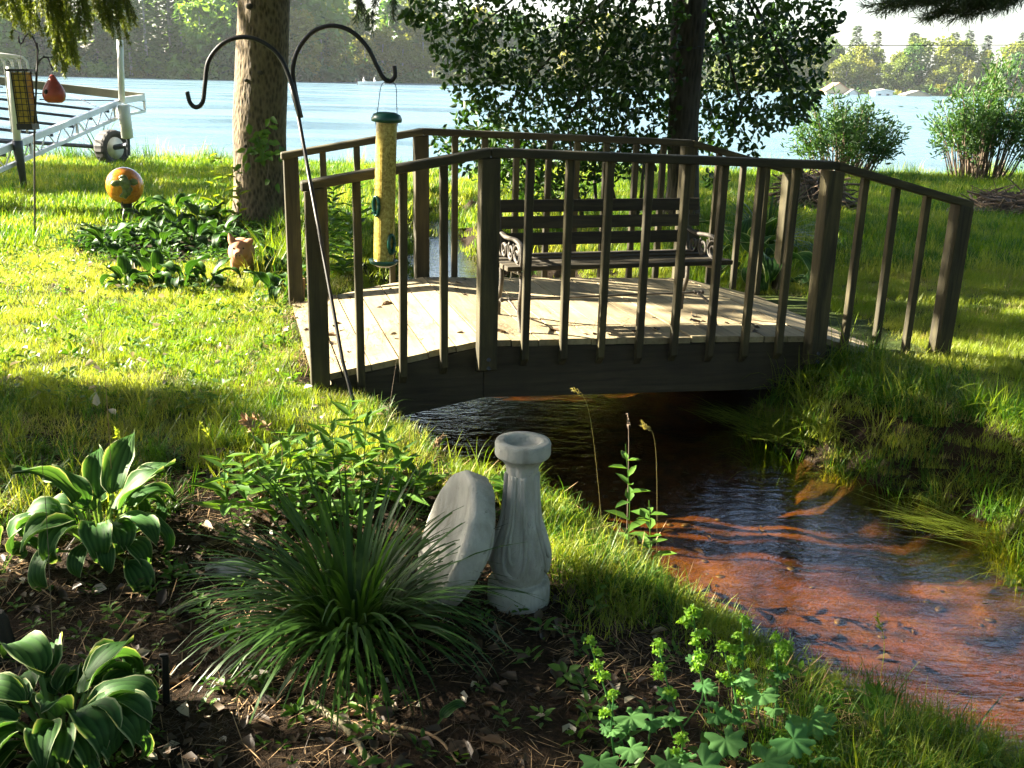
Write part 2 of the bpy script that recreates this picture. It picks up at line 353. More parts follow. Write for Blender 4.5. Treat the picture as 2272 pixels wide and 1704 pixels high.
s_ = sdist(X, Y); nz = wob(X, Y, 1.1, 1.) * .35
lawn = sst((Y - 3.62 + nz * .35 + .12 * np.clip(X, -2, 1)) / .25); lawn = np.maximum(lawn, .85 * sst((X - np.where(Y > 2.85, .2, .6) + .25 * nz) / .5)); lawn = np.where(Y > 5, 1, lawn)
bed = 1 - sst((s_ + .22) / .16); bed = np.where(Y < 16.5, bed, 0)
hostabed = sst(1.4 - ((X + 2.75) / 1.2) ** 2 - ((Y - 8.75) / 1.2) ** 2)
colr = np.stack([lawn * (1 - .9 * hostabed), bed, sst((.5 - np.abs(s_ - .05)) / .3) * (Y < 16), np.ones_like(X)], -1).reshape(-1, 4)
t = NT('ground'); co = t.coord('Object'); a = t.new('ShaderNodeAttribute', attribute_name='col'); sp = t.new('ShaderNodeSeparateColor'); t.l(a.outputs['Color'], sp.inputs[0])
n1 = t.noise(co, 9, 8, .7); n2 = t.noise(co, 60, 5, .7); n3 = t.noise(co, 1.7, 6, .62, 1.)
soil = t.ramp(n2, [(.3, (.008, .006, .004)), (.5, (.028, .018, .010)), (.72, (.07, .042, .022))])
gr = t.ramp(n1, [(.3, (.03, .05, .012)), (.55, (.06, .085, .018)), (.75, (.12, .10, .035))])
bd = t.ramp(n3, [(.46, (.010, .005, .002)), (.54, (.05, .023, .004)), (.64, (.12, .060, .007)), (.78, (.19, .105, .014))]); bd = t.mix(t.ramp(n1, [(.35, (0, 0, 0)), (.7, (.55, .55, .55))]), bd, (.16, .05, .015))
mud = t.ramp(n2, [(.3, (.012, .009, .006)), (.7, (.045, .03, .018))])
c = t.mix(sp.outputs[0], soil, gr); c = t.mix(sp.outputs[2], c, mud); c = t.mix(sp.outputs[1], c, bd); t.base(c); t.p.inputs['Roughness'].default_value = .95; t.p.inputs['Specular IOR Level'].default_value = .15
t.bump(n2, .9, .03)
g_ = ob('ground', npmesh('ground', np.stack([X, Y, Z], -1).reshape(-1, 3), np.stack([ii, ii + 1, ii + nx + 1, ii + nx], 1), t.m, col=colr)); g_['kind'] = 'structure'
# stream surface: clear brown water, reflecting
t = NT('stream_water'); t.n.remove(t.p)
co = t.coord('Object', (1, 2.6, 1)); r1 = t.noise(co, 5.5, 4, .55, 1.1); r2 = t.noise(co, 19, 3, .5, .5)
bp = t.new('ShaderNodeBump'); bp.inputs['Strength'].default_value = .13; bp.inputs['Distance'].default_value = .05; t.l(r1, bp.inputs['Height'])
bp2 = t.new('ShaderNodeBump'); bp2.inputs['Strength'].default_value = .2; bp2.inputs['Distance'].default_value = .012; t.l(r2, bp2.inputs['Height']); t.l(bp.outputs[0], bp2.inputs['Normal'])
lw = t.new('ShaderNodeLayerWeight'); lw.inputs[0].default_value = .5; t.l(bp2.outputs[0], lw.inputs['Normal']); pw = t.new('ShaderNodeMath', operation='POWER'); t.l(lw.outputs['Facing'], pw.inputs[0]); pw.inputs[1].default_value = 4.
fr = t.new('ShaderNodeMath', operation='MULTIPLY_ADD', use_clamp=True); t.l(pw.outputs[0], fr.inputs[0]); fr.inputs[1].default_value = .94; fr.inputs[2].default_value = .085
tp = t.new('ShaderNodeBsdfTransparent'); tp.inputs[0].default_value = (.95, .79, .43, 1); gl = t.new('ShaderNodeBsdfGlossy'); gl.inputs['Roughness'].default_value = .02; t.l(bp2.outputs[0], gl.inputs['Normal'])
mx = t.new('ShaderNodeMixShader'); t.l(fr.outputs[0], mx.inputs[0]); t.l(tp.outputs[0], mx.inputs[1]); t.l(gl.outputs[0], mx.inputs[2]); t.l(mx.outputs[0], t.out.inputs[0])
sy = np.arange(-2, 16.01, .1); rows = []
for y in sy:
    a_, b_ = np.interp(y, YL, XL) - .5, np.interp(y, YR, XR) + .5; rows.append([(a_, y, WZ), (b_, y, WZ)])
V = np.array(rows).reshape(-1, 3); i2 = np.arange(len(sy) - 1) * 2
o = ob('stream', npmesh('stream', V, np.stack([i2, i2 + 1, i2 + 3, i2 + 2], 1), t.m)); o['kind'] = 'structure'
t = NT('lake_water'); co = t.coord('Object', (.45, 1.5, 1)); r1 = t.noise(co, 2.2, 5, .62, .4); r2 = t.noise(co, .10, 5, .62)
t.l(t.ramp(r2, [(.38, (.12, .12, .12)), (.60, (.38, .38, .38))]), t.p.inputs['Roughness']); t.p.inputs['IOR'].default_value = 1.333; t.base(t.ramp(r2, [(.3, (.07, .13, .17)), (.7, (.10, .17, .21))]))
bp = t.new('ShaderNodeBump'); bp.inputs['Strength'].default_value = .8; bp.inputs['Distance'].default_value = .16; t.l(r1, bp.inputs['Height']); t.l(bp.outputs[0], t.p.inputs['Normal'])
V = [(-420, 16, WZ), (420, 16, WZ), (420, 420, WZ), (-420, 420, WZ)]
o = ob('lake', npmesh('lake', V, [(0, 1, 2, 3)], t.m)); o['kind'] = 'structure'
# ------------------------------------------------------------------ footbridge
BY = .2718; BO = (-.1357, 4.8356, 0); L1, L2, L3, BW = .8373, 1.8204, .8163, 1.7096
def dk(u):
    z = .4056 - .0298 * u
    if u < 0: z += u * .173 / L1
    if u > L2: z -= (u - L2) * .1741 / L3
    return z
bdir = np.array([math.cos(BY), math.sin(BY)]); bnor = np.array([-bdir[1], bdir[0]])
def bw(u, v, z=0): return np.array([BO[0] + bdir[0] * u + bnor[0] * v, BO[1] + bdir[1] * u + bnor[1] * v, z])
br = thing('footbridge', 'weathered wooden footbridge with baluster railings arched over the stream', 'footbridge', BO, rz=BY)
NP = [6, 13, 6]; segs = [(-L1, 0, NP[0]), (0, L2, NP[1]), (L2, L2 + L3, NP[2])]
for a_, b_, n in segs:
    wd = (b_ - a_) / n
    for i in range(n):
        u0, u1 = a_ + i * wd + .0032, a_ + (i + 1) * wd - .0032; e = 1e-4
        sl_ = (dk(u1 - e) - dk(u0 + e)) / (u1 - u0 - 2 * e); um = (u0 + u1) / 2; zc = dk(um) - .016 + U(-.0025, .0025)
        th = math.atan(sl_); g = G(); g.box((0, 0, 0), ((u1 - u0) / math.cos(th), BW - .056 + U(-.012, .012), .032))
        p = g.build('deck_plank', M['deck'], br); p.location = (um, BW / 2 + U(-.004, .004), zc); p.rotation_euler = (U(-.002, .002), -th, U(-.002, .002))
for v in (.045, BW - .045, BW / 2):
    for a_, b_, n in segs:
        e = 1e-4; top = lambda u: dk(u) - .036
        x0 = a_ + (.02 if a_ < 0 else .0015); x1 = b_ - (.02 if b_ > L2 + .1 else .0015)
        A = (x0, top(a_ + e) + (x0 - a_) * (dk(b_ - e) - dk(a_ + e)) / (b_ - a_)); B = (x1, top(b_ - e) - (b_ - x1) * (dk(b_ - e) - dk(a_ + e)) / (b_ - a_)); d = .262; g = G()
        vs = [(A[0], -.019, A[1] - d), (B[0], -.019, B[1] - d), (B[0], -.019, B[1]), (A[0], -.019, A[1]), (A[0], .019, A[1] - d), (B[0], .019, B[1] - d), (B[0], .019, B[1]), (A[0], .019, A[1])]
        g.add(vs, [(0, 1, 2, 3), (7, 6, 5, 4), (0, 4, 5, 1), (1, 5, 6, 2), (2, 6, 7, 3), (3, 7, 4, 0)])
        p = g.build('side_beam' if v != BW / 2 else 'centre_beam', M['beam'], br, bevel=.003); p.location = (0, v, 0)
R_ = .93
def stick(name, u, v, w_, ztop, zbot, chis, s):
    """upright square stick, lower end cut to a slant on the outer face"""
    h = w_ / 2; g = G(); vs = []
    for (x, y) in ((-h, -h), (h, -h), (h, h), (-h, h)):
        zb = zbot + (chis if (y * s < 0) else 0); vs.append((x, y, zb))
    for (x, y) in ((-h, -h), (h, -h), (h, h), (-h, h)): vs.append((x, y, ztop(u + x) if callable(ztop) else ztop))
    g.add(vs, [(0, 3, 2, 1), (4, 5, 6, 7), (0, 1, 5, 4), (1, 2, 6, 5), (2, 3, 7, 6), (3, 0, 4, 7)])
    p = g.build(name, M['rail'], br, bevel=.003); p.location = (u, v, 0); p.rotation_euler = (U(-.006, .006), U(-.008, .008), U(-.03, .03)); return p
for side, v0, s in ((0, 0., 1), (1, BW, -1)):
    top = lambda u: dk(min(max(u, -L1), L2 + L3)) + R_ - .042
    for u in (-L1 + .03, 0, L2, L2 + L3 - .03):
        gz = dk(u) - (.16 if 0 <= u <= L2 else .42)
        po_ = stick('post', u, v0 - s * .026, .088, top, gz, .0 if not 0 <= u <= L2 else .03, s)
        for zz_ in (.075, .16 if not 0 <= u <= L2 else .12):
            g = G(); g.lathe([(0, -.008), (.011, -.008), (.011, .0), (.006, .006), (0, .006)], 8, R=rot(s * PI / 2)); bt_ = g.build('bolt', M['steel'], po_); bt_.location = (0, -s * .047, dk(u) - zz_)
    for a_, b_, n in ((-L1 + .03, 0, 3), (0, L2, 8), (L2, L2 + L3 - .03, 3)):
        for i in range(n):
            u = a_ + (b_ - a_) * (i + 1) / (n + 1) + U(-.006, .006); stick('baluster', u, v0 + s * .006, .037, top, dk(u) - .135 + U(-.008, .008), .045, s)
    for a_, b_ in ((-L1 - .03, 0), (0, L2), (L2, L2 + L3 + .03)):
        g = G(); e = 1e-4; k = (dk(b_ - .05) - dk(a_ + .05)) / (b_ - a_ - .1)
        za = dk(a_ + .05) - .05 * k + R_; zb = dk(b_ - .05) + .05 * k + R_; hh = .041; y0, y1 = -.06, .035
        if s < 0: y0, y1 = -y1, -y0
        x0 = a_ + (.0012 if a_ >= 0 else 0); x1 = b_ - (.0012 if b_ <= L2 else 0)
        g.add([(x0, y0, za - hh), (x1, y0, zb - hh), (x1, y1, zb - hh), (x0, y1, za - hh), (x0, y0, za), (x1, y0, zb), (x1, y1, zb), (x0, y1, za)],
              [(0, 3, 2, 1), (4, 5, 6, 7), (0, 1, 5, 4), (1, 2, 6, 5), (2, 3, 7, 6), (3, 0, 4, 7)])
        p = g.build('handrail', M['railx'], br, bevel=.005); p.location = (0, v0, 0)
# wooden peg by the far left post
q = at(668, 672, .24); o = thing('wooden_peg', 'short pale wooden peg beside the foot of the railing post', 'peg', q)
g = G(); g.box((0, 0, .06), (.05, .03, .2), rot(.1, .06, .3)); g.build('peg_board', M['dry'], o, bevel=.003)
# ------------------------------------------------------------------ bench on the bridge
bo = bw(.78, .42, 0); dz0 = dk(.78)
bn = thing('garden_bench', 'slatted wooden garden bench with cast iron scroll ends standing on the footbridge', 'bench', (*bo[:2], dz0), rz=BY + .03)
SHt = .335
for i, y in enumerate(np.linspace(-.19, .15, 5)):
    g = G(); g.box((0, 0, 0), (1.27, .058, .024)); p = g.build('seat_slat', M['bench'], bn, bevel=.003); p.location = (0, y, SHt + .004 * abs(i - 2)); p.rotation_euler = (U(-.03, .03), 0, 0)
for k in range(3):
    g = G(); g.box((0, 0, 0), (1.25, .022, .068)); p = g.build('back_slat', M['bench'], bn, bevel=.003); z = .40 + k * .088; p.location = (0, .175 + .14 * (z - .33), z + .03); p.rotation_euler = (-.14, 0, 0)
for sx in (-1, 1):
    g = G(); x = .555 * sx
    g.tube(bez([(x, -.20, SHt - .02), (x, -.215, .24), (x, -.185, .12), (x, -.225, .0)]), .013, 8)
    g.tube(bez([(x, .16, SHt - .02), (x, .15, .2), (x, .19, .1), (x, .20, .0)]), .013, 8)
    g.tube(bez([(x, -.225, SHt - .018), (x, 0, SHt - .03), (x, .16, SHt - .018)]), .012, 8)
    g.tube(bez([(x, .155, SHt - .02), (x, .178, .40), (x, .215, .64)]), .012, 8)
    g.tube(bez([(x, -.18, .10), (x, 0, .13), (x, .17, .10)]), .007, 6)
    e_ = g.build('iron_end_frame', M['iron'], bn, smooth=True)
    g = G(); th = np.linspace(0, 1, 40)
    g.tube(bez([(x, -.205, SHt), (x, -.215, SHt + .06), (x, -.19, SHt + .115), (x, -.08, SHt + .135), (x, .08, SHt + .125), (x, .185, SHt + .14)]), .011, 8, ell=1.4)
    for cx_, cz_, r0, tn, ph in ((-.135, SHt + .062, .058, 1.5, 0), (-.01, SHt + .06, .05, -1.5, 1.), (.10, SHt + .062, .048, 1.4, 2.5)):
        a = th * tn * 2 * PI + ph; rr = r0 * (1 - .75 * th); g.tube(np.stack([np.full(40, x), cx_ + rr * np.cos(a), cz_ + rr * np.sin(a)], 1), .006, 6, ell=1.8)
    g.tube(bez([(x, -.2, SHt + .01), (x, -.09, SHt + .03), (x, -.06, SHt + .11)]), .006, 6); g.build('scroll_armrest', M['iron'], bn, smooth=True)
g = G(); g.tube([(-.60, .02, .135), (.60, .02, .135)], .0065, 8)
for x in (-.59, -.545, .545, .59): g.lathe([(.013, -.008), (.013, .008)], 6, (x, .02, .135), R=rot(0, PI / 2, 0))
g.build('tie_rod', M['iron'], bn)
# ------------------------------------------------------------------ garden ornaments
q = at(1150, 1338, 0.0); q[2] = ground(q[0], q[1]) - .01
pd = thing('birdbath_pedestal', 'grey cast concrete birdbath pedestal with scalloped flutes standing upright without its bowl', 'pedestal', q)
def flute(r, z, t):
    k = sst((z - .10) / .05) * (1 - sst((z - .50) / .03))
    lob = abs(math.cos(t * 4 + .2)) ** .8
    return r * (1 - .10 * k * (1 - lob) - .03 * k)
prof = [(0, 0), (.112, 0), (.117, .012), (.117, .075), (.112, .088), (.086, .094), (.094, .105), (.110, .13), (.120, .165), (.116, .20), (.099, .25), (.077, .30), (.069, .35), (.064, .40), (.061, .44), (.060, .475), (.065, .50), (.084, .522), (.098, .532), (.101, .538), (.101, .572), (.097, .580), (.066, .580), (.063, .574), (.06, .555), (.0, .55)]
zz = []; pp = []
for (a_, b_) in zip(prof[:-1], prof[1:]):
    for k in range(3): pp.append((a_[0] + (b_[0] - a_[0]) * k / 3, a_[1] + (b_[1] - a_[1]) * k / 3))
pp.append(prof[-1])
g = G(); g.lathe(pp, 96, fn=flute); g.build('fluted_column', M['concrete'], pd, smooth=True); pd.scale = (.87, .87, .975)
g = G()
for j in range(4):                               # raised scallop ribs
    for wd_, zb_, rr_ in ((.42, .135, .010), (.24, .185, .007)):
        t0 = -PI / 2 - .22 + j * PI / 2; P = []
        for k in np.linspace(-1, 1, 21):
            z = zb_ + (.44 - zb_) * max(0, abs(k) - .25) / .75; ang = wd_ * math.sin(min(1, abs(k) / .45) * PI / 2) * (1 if k > 0 else -1) * (1 - .25 * max(0, abs(k) - .45)); z += .03 * (abs(k) / .25) ** 2 if abs(k) < .25 else .03
            r = np.interp(z, [a[1] for a in prof[1:20]], [a[0] for a in prof[1:20]]) * .93; P.append((r * math.cos(t0 + ang), r * math.sin(t0 + ang), z))
        g.tube(bez(P, 3), rr_, 6)
g.build('scallop_rib', M['concrete'], pd, smooth=True)
# bowl leaning on its edge against the pedestal
q = at(1072, 1345, 0); q[2] = ground(q[0], q[1])
bb = thing('birdbath_bowl', 'round concrete birdbath bowl tipped on its edge against the pedestal', 'bowl', q)
R = np.array(Matrix.Rotation(math.radians(15), 3, 'Z') @ Matrix.Rotation(math.radians(-68), 3, 'Y'))
prof = [(0, .0), (.06, .0), (.10, .012), (.15, .035), (.185, .06), (.200, .062), (.210, .07), (.213, .13), (.206, .143), (.19, .145), (.175, .138), (.12, .122), (.06, .115), (0, .113)]
g = G(); g.lathe(prof, 72, fn=lambda r, z, t: r * (1 + .025 * abs(math.sin(6 * t)) * (r > .19)), R=R)
b_ = g.build('bowl_shell', M['concrete'], bb, smooth=True); b_.location = (.0, .0, .198)
# stones
for (px, py, sx, sy, sz, lb) in ((520, 1262, .10, .06, .03, 'flat grey stone lying left of the daylily clump'), (335, 1205, .06, .05, .03, 'small grey stone half buried beside the upper hosta')):
    q = at(px, py, .03); o = thing('garden_stone', lb, 'stone', q); g = G(); g.ball((0, 0, 0), (sx, sy, sz), 16); vv = np.array(g.v); g.v = [tuple(p * (1 + .12 * wob(p[0] * 30 + i_ * 0, p[1] * 30, 1.))) for i_, p in enumerate(vv)]
    g.build('stone_block', M['stone'], o, smooth=True)
# gazing globe on a wire stand
q = aty(277, 412, 9.65); gzz = float(ground(q[0], q[1])); gl_ = thing('gazing_globe', 'orange glass gazing globe with a green frog shape on a black wire stand', 'garden globe', (q[0], q[1], gzz)); hz = q[2] - gzz
t = NT('globe_glass'); co = t.coord('Object'); n = t.noise(co, 40, 3); t.base(t.ramp(n, [(.3, (.38, .12, .01)), (.7, (.60, .24, .025))])); t.p.inputs['Roughness'].default_value = .12; t.p.inputs['Coat Weight'].default_value = .5; M['globe'] = t.m
M['frog'] = simple('frog_green', (.10, .13, .035), .3, 0, .5, 30)
RG = .172
g = G(); g.ball((0, 0, 0), RG, 32); o = g.build('glass_ball', M['globe'], gl_, smooth=True); o.location = (0, 0, hz)
# frog relief: puffy pads on the front of the ball
g = G(); dirv = nrm(CAM - q); sx_ = nrm(np.cross(dirv, (0, 0, 1))) * -1; uz = np.cross(sx_, dirv) * -1; uz = uz * np.sign(uz[2])
def onball(a, b): 
    p = dirv + sx_ * a * 1.35 + uz * b * 1.3; return nrm(p) * RG
for a, b, r1, r2 in ((0, .05, .045, .05), (-.02, .3, .03, .03), (-.28, .12, .05, .022), (-.45, .08, .03, .018), (.28, .14, .05, .022), (.42, .2, .03, .02), (-.02, -.28, .022, .05), (-.05, -.45, .03, .02), (.12, -.2, .022, .04)):
    g.ball(onball(a, b), (r1 * 1.3, .014, r2 * 1.3), 10)
    for _ in range(3): g.ball(onball(a + U(-.12, .12), b + U(-.1, .1)), (U(.012, .03), .012, U(.012, .03)), 8)
o = g.build('frog_relief', M['frog'], gl_, smooth=True); o.location = (0, 0, hz)
g = G(); g.lathe([(.05, hz - RG - .03), (.055, hz - RG + .02), (.06, hz - RG + .02)], 20)
for k in range(3):
    a = k * 2.1 + .5; c_, s2 = math.cos(a), math.sin(a); g.tube(bez([(.14 * c_, .14 * s2, -.03), (.10 * c_, .10 * s2, .1), (.06 * c_, .06 * s2, hz - RG - .03), (.10 * c_, .10 * s2, hz - RG + .02), (.085 * c_, .085 * s2, hz - RG + .05)]), .006, 6)
g.build('wire_stand', M['black'], gl_)
# terracotta pig
q = at(538, 608, .22); pg = thing('pig_statue', 'small terracotta pig statue facing the camera under the tree', 'statue', (q[0], q[1], float(ground(q[0], q[1])) - .01), rz=.25)
g = G(); g.ball((0, .10, .155), (.098, .16, .105), 20); g.ball((0, -.03, .175), (.088, .085, .10), 18); g.ball((-.01, -.105, .205), (.066, .065, .072), 18)
g.ball((-.018, -.17, .185), (.036, .045, .034), 14); g.lathe([(0, -.02), (.030, -.02), (.030, .012), (0, .012)], 14, (-.022, -.212, .18), R=rot(PI / 2))
for sx in (-1, 1):
    g.lathe([(.0, -.01), (.032, -.01), (.030, .05), (.036, .13), (0, .14)], 12, (sx * .048, -.02, 0)); g.lathe([(.0, -.01), (.034, -.01), (.032, .05), (.042, .13), (0, .14)], 12, (sx * .055, .19, 0))
g.lathe([(0, -.01), (.032, -.005), (.026, .03), (.004, .075), (0, .078)], 10, (-.055, -.095, .255), R=rot(-.1, -.35, 0)); g.lathe([(0, -.01), (.032, -.005), (.026, .03), (.008, .055), (0, .058)], 10, (.05, -.10, .25), R=rot(.55, .9, 0))
remesh(g.build('pig_body', M['terracotta'], pg, smooth=True), .0075)
for p_, r_, nm in (((-.05, -.155, .222), .007, 'eye'), ((.018, -.162, .222), .007, 'eye'), ((-.034, -.235, .183), .005, 'nostril'), ((-.010, -.235, .183), .005, 'nostril')):
    g = G(); g.ball(p_, r_, 8); g.build(nm, M['hole'], pg)
# ------------------------------------------------------------------ double shepherd hook and tube feeder
HY = 4.45
def hp(px, py, dy=0): return aty(px, py, HY + dy)
foot = at(806, 965, .17); foot[2] = float(ground(foot[0], foot[1])) - .05
Ptop = hp(662, 258); org = foot
hk = thing('shepherd_hook', 'tall leaning black double shepherd hook holding the yellow tube feeder', 'hook stand', org)
def rel(P, o=org): return np.array(P, float) - o
g = G(); g.tube([rel(foot), rel(hp(760, 800, .0)), rel(Ptop)], .0085, 8); g.build('pole', M['black'], hk, smooth=True)
g = G(); g.tube(bez([rel(hp(666, 262, -.015)), rel(hp(648, 190, -.015)), rel(hp(622, 128)), rel(hp(585, 95)), rel(hp(540, 82)), rel(hp(495, 96)), rel(hp(463, 135)), rel(hp(455, 185)), rel(hp(450, 225)), rel(hp(436, 238)), rel(hp(422, 228)), rel(hp(415, 203))], 8), .0095, 8); g.build('hook_arm', M['black'], hk, smooth=True)
g = G(); g.tube(bez([rel(hp(668, 260, .015)), rel(hp(655, 200, .015)), rel(hp(650, 150)), rel(hp(664, 105)), rel(hp(695, 70)), rel(hp(737, 57)), rel(hp(780, 70)), rel(hp(815, 105)), rel(hp(838, 150)), rel(hp(852, 174)), rel(hp(866, 180)), rel(hp(876, 168)), rel(hp(875, 146))], 8), .0095, 8); g.build('hook_arm', M['black'], hk, smooth=True)
g = G(); g.tube([rel(hp(646, 185)), rel(hp(667, 262))], .013, 8); g.build('clamp_sleeve', M['black'], hk, smooth=True)
ft = hp(858, 256); fb = hp(851, 585); fl = ft[2] - fb[2]
fd = thing('tube_feeder', 'long clear tube feeder full of yellow seed with green cap hanging from the tall hook', 'bird feeder', (fb[0], fb[1], fb[2]))
tl = math.atan2(ft[0] - fb[0], fl)
fr_ = bpy.data.objects
t = NT('feeder_tube'); co = t.coord('Object'); n = t.noise(co, 85, 3, .7); n2 = t.noise(co, 6, 3)
c = t.ramp(n, [(.32, (.20, .14, .02)), (.5, (.40, .30, .06)), (.7, (.60, .48, .13))]); t.base(c); t.p.inputs['Roughness'].default_value = .25; t.p.inputs['Coat Weight'].default_value = .6; t.p.inputs['Coat Roughness'].default_value = .08
M['tube'] = t.m
Rt = rot(0, tl, 0)
g = G(); g.lathe([(0, .012), (.045, .012), (.045, fl - .03), (.0, fl - .03)], 28, R=Rt); g.build('seed_tube', M['tube'], fd, smooth=False)
bpy.data.objects[-1] if False else None
g = G(); g.lathe([(.046, fl - .03), (.064, fl - .026), (.066, fl - .014), (.058, fl + .004), (.035, fl + .014), (0, fl + .016)], 28, R=Rt); g.build('cap', M['greenplastic'], fd, smooth=True)
g = G(); g.lathe([(.0, -.012), (.03, -.012), (.060, .002), (.064, .016), (.060, .018), (.047, .008)], 28, R=Rt); g.build('base_tray', M['greenplastic'], fd, smooth=True)
for (a_, z_) in ((-2.25, .262), (-.75, .10)):
    g = G(); cdir = np.array([math.cos(a_), math.sin(a_), 0]); tn = np.array([-cdir[1], cdir[0], 0]); c0 = Rt @ (cdir * .047 + np.array([0, 0, z_]))
    Pq = [c0 + tn * (.016 * math.cos(k)) + np.array([0, 0, .034 * math.sin(k)]) + cdir * .004 + np.array([0, 0, -.014 * (math.sin(k) < 0) * abs(math.sin(k))]) for k in np.linspace(0, 2 * PI, 20)]
    g.tube(Pq, .0085, 6, ell=.8); g.tube([c0 + np.array([0, 0, -.03]), c0 + cdir * .035 + np.array([0, 0, -.035])], .004, 6); g.build('feeding_port', M['greenplastic'], fd, smooth=True)
g = G(); hkp = hp(862, 183)
for s in (-1, 1):
    a = Rt @ np.array([.048 * s, 0, fl - .04]); b = hkp - fb + np.array([.030 * s, 0, -.012]); g.tube(bez([a, a + (b - a) * .5, b, hkp - fb + np.array([0, 0, .004])], 5), .0017, 5)
g.build('wire_hanger', M['steel'], fd)
# ------------------------------------------------------------------ small hook stand with mesh feeder and birdhouse
SY = 8.75
def sp_(px, py): return aty(px, py, SY)
f0 = sp_(76, 530); f0[2] = float(ground(f0[0], f0[1])) - .05
h2 = thing('shepherd_hook', 'thin black hook stand on the left lawn carrying two bird boxes', 'hook stand', f0)
r2 = lambda P: np.array(P, float) - f0
g = G(); g.tube([r2(f0), r2(sp_(76, 300)), r2(sp_(84, 110)), r2(sp_(82, 95))], .008, 6); g.build('pole', M['black'], h2)
g = G(); g.tube(bez([r2(sp_(84, 112)), r2(sp_(76, 88)), r2(sp_(66, 76)), r2(sp_(56, 80)), r2(sp_(51, 92)), r2(sp_(46, 97)), r2(sp_(42, 90)), r2(sp_(42, 80))], 6), .007, 6); g.build('hook_arm', M['black'], h2)
g = G(); g.tube(bez([r2(sp_(80, 180)), r2(sp_(82, 150)), r2(sp_(90, 132)), r2(sp_(104, 127)), r2(sp_(112, 142)), r2(sp_(119, 156)), r2(sp_(124, 150)), r2(sp_(125, 139))], 6), .007, 6); g.tube([r2(sp_(95, 126)), r2(sp_(128, 128))], .006, 6); g.build('hook_arm', M['black'], h2)
a = sp_(46, 158); b = sp_(62, 278); cf = thing('mesh_feeder', 'dark framed block feeder of yellow seed hanging on the thin hook stand', 'bird feeder', b)
hl = a[2] - b[2]; dx_ = a[0] - b[0]; Rm = rot(0, math.atan2(dx_, hl), 0)
g = G(); g.box(Rm @ np.array([0, 0, hl / 2]), (.105, .105, hl * .96), Rm); g.build('seed_block', M['seedcake'], cf)
g = G()
for sx in (-1, 1):
    for s2 in (-1, 1): g.tube([Rm @ np.array([sx * .056, s2 * .056, 0]), Rm @ np.array([sx * .056, s2 * .056, hl])], .006, 5)
for k in range(9):
    z = hl * (k + .5) / 9
    for s2 in (-1, 1): g.tube([Rm @ np.array([-.056, s2 * .057, z]), Rm @ np.array([.056, s2 * .057, z])], .003, 4); g.tube([Rm @ np.array([s2 * .057, -.056, z]), Rm @ np.array([s2 * .057, .056, z])], .003, 4)
for k in (-.5, 0, .5):
    g.tube([Rm @ np.array([k * .08, -.057, 0]), Rm @ np.array([k * .08, -.057, hl])], .003, 4)
g.box(Rm @ np.array([0, 0, hl + .008]), (.19, .14, .02), Rm); g.box(Rm @ np.array([0, 0, -.01]), (.13, .13, .05), Rm)
hh_ = sp_(46, 97) - b; g.tube([Rm @ np.array([0, 0, hl]), hh_], .002, 4); g.build('wire_cage', M['black'], cf)
a = sp_(122, 228); bh = thing('birdhouse', 'small red pear shaped birdhouse with a round hole hanging from the thin hook stand', 'birdhouse', a)
g = G(); g.lathe([(0, 0), (.055, .0), (.078, .018), (.092, .055), (.088, .095), (.066, .14), (.042, .175), (.03, .2), (.014, .222), (0, .226)], 28); g.build('pear_shell', M['red'], bh, smooth=True)
g = G(); hd = nrm(np.array([-.36, -.93, .0])); g.ball(hd * .083 + np.array([0, 0, .085]), (.023, .010, .025), 12, R=rot(0, 0, -.37)); g.build('entrance_hole', M['hole'], bh, smooth=True)
g = G(); g.tube(bez([(0, 0, .222), (.004, 0, .25), sp_(120, 157) - a]), .002, 4); g.build('hanging_wire', M['steel'], bh)
# ------------------------------------------------------------------ roll-in dock
CA = aty(266, 226, 15.5); CC = CA + np.array([.2, .45, .06]); dk0 = thing('roll_in_dock', 'aluminium roll-in dock frame with wheel pulled up on the left shore', 'dock', (CA[0], CA[1], float(ground(CA[0], CA[1]))))
o0 = np.array(dk0.location); rd = lambda P: np.array(P, float) - o0
B0 = aty(0, 335, 11.6); Bend = CA + (B0 - CA) * 1.35; dirS = (B0 - CA)
LS = np.array([-1, .02, .085])           # direction of the far side
g = G()
dwn = np.array([0, 0, -.2])
g.bar(rd(CA), rd(Bend), .05, .075); g.bar(rd(CA + dwn), rd(Bend + dwn), .04, .045)
N_ = 11
for i in range(N_):
    p0 = CA + (Bend - CA) * (i / N_); p1 = CA + (Bend - CA) * ((i + .5) / N_); p2 = CA + (Bend - CA) * ((i + 1) / N_)
    g.tube([rd(p0 + dwn), rd(p1)], .009, 5); g.tube([rd(p1), rd(p2 + dwn)], .009, 5)
    if i % 3 == 0: g.bar(rd(p1), rd(p1 + dwn), .03, .03, up=(0, 1, 0))
g.build('side_truss', M['alu'], dk0)
g = G(); g.bar(rd(CC), rd(CC + LS * 6), .06, .12); g.build('treated_board', M['olive'], dk0)
g = G(); g.bar(rd(CA + .02), rd(CC), .05, .09); g.bar(rd(CA + dwn), rd(CC + dwn), .04, .04); g.bar(rd(CC), rd(CC + dwn), .03, .03, up=(0, 1, 0)); g.tube([rd(CA), rd(CC + dwn)], .01, 5); g.build('end_truss', M['alu'], dk0)
for i in range(6):
    p = CA + dirS * (.12 + .17 * i) + np.array([0, 0, -.07]); g = G(); g.bar(rd(p), rd(p + LS * 5), .03, .035); g.build('cross_bar', M['steel'], dk0)
g = G(); p = CC + LS * .9 + np.array([0, -.2, -.2])
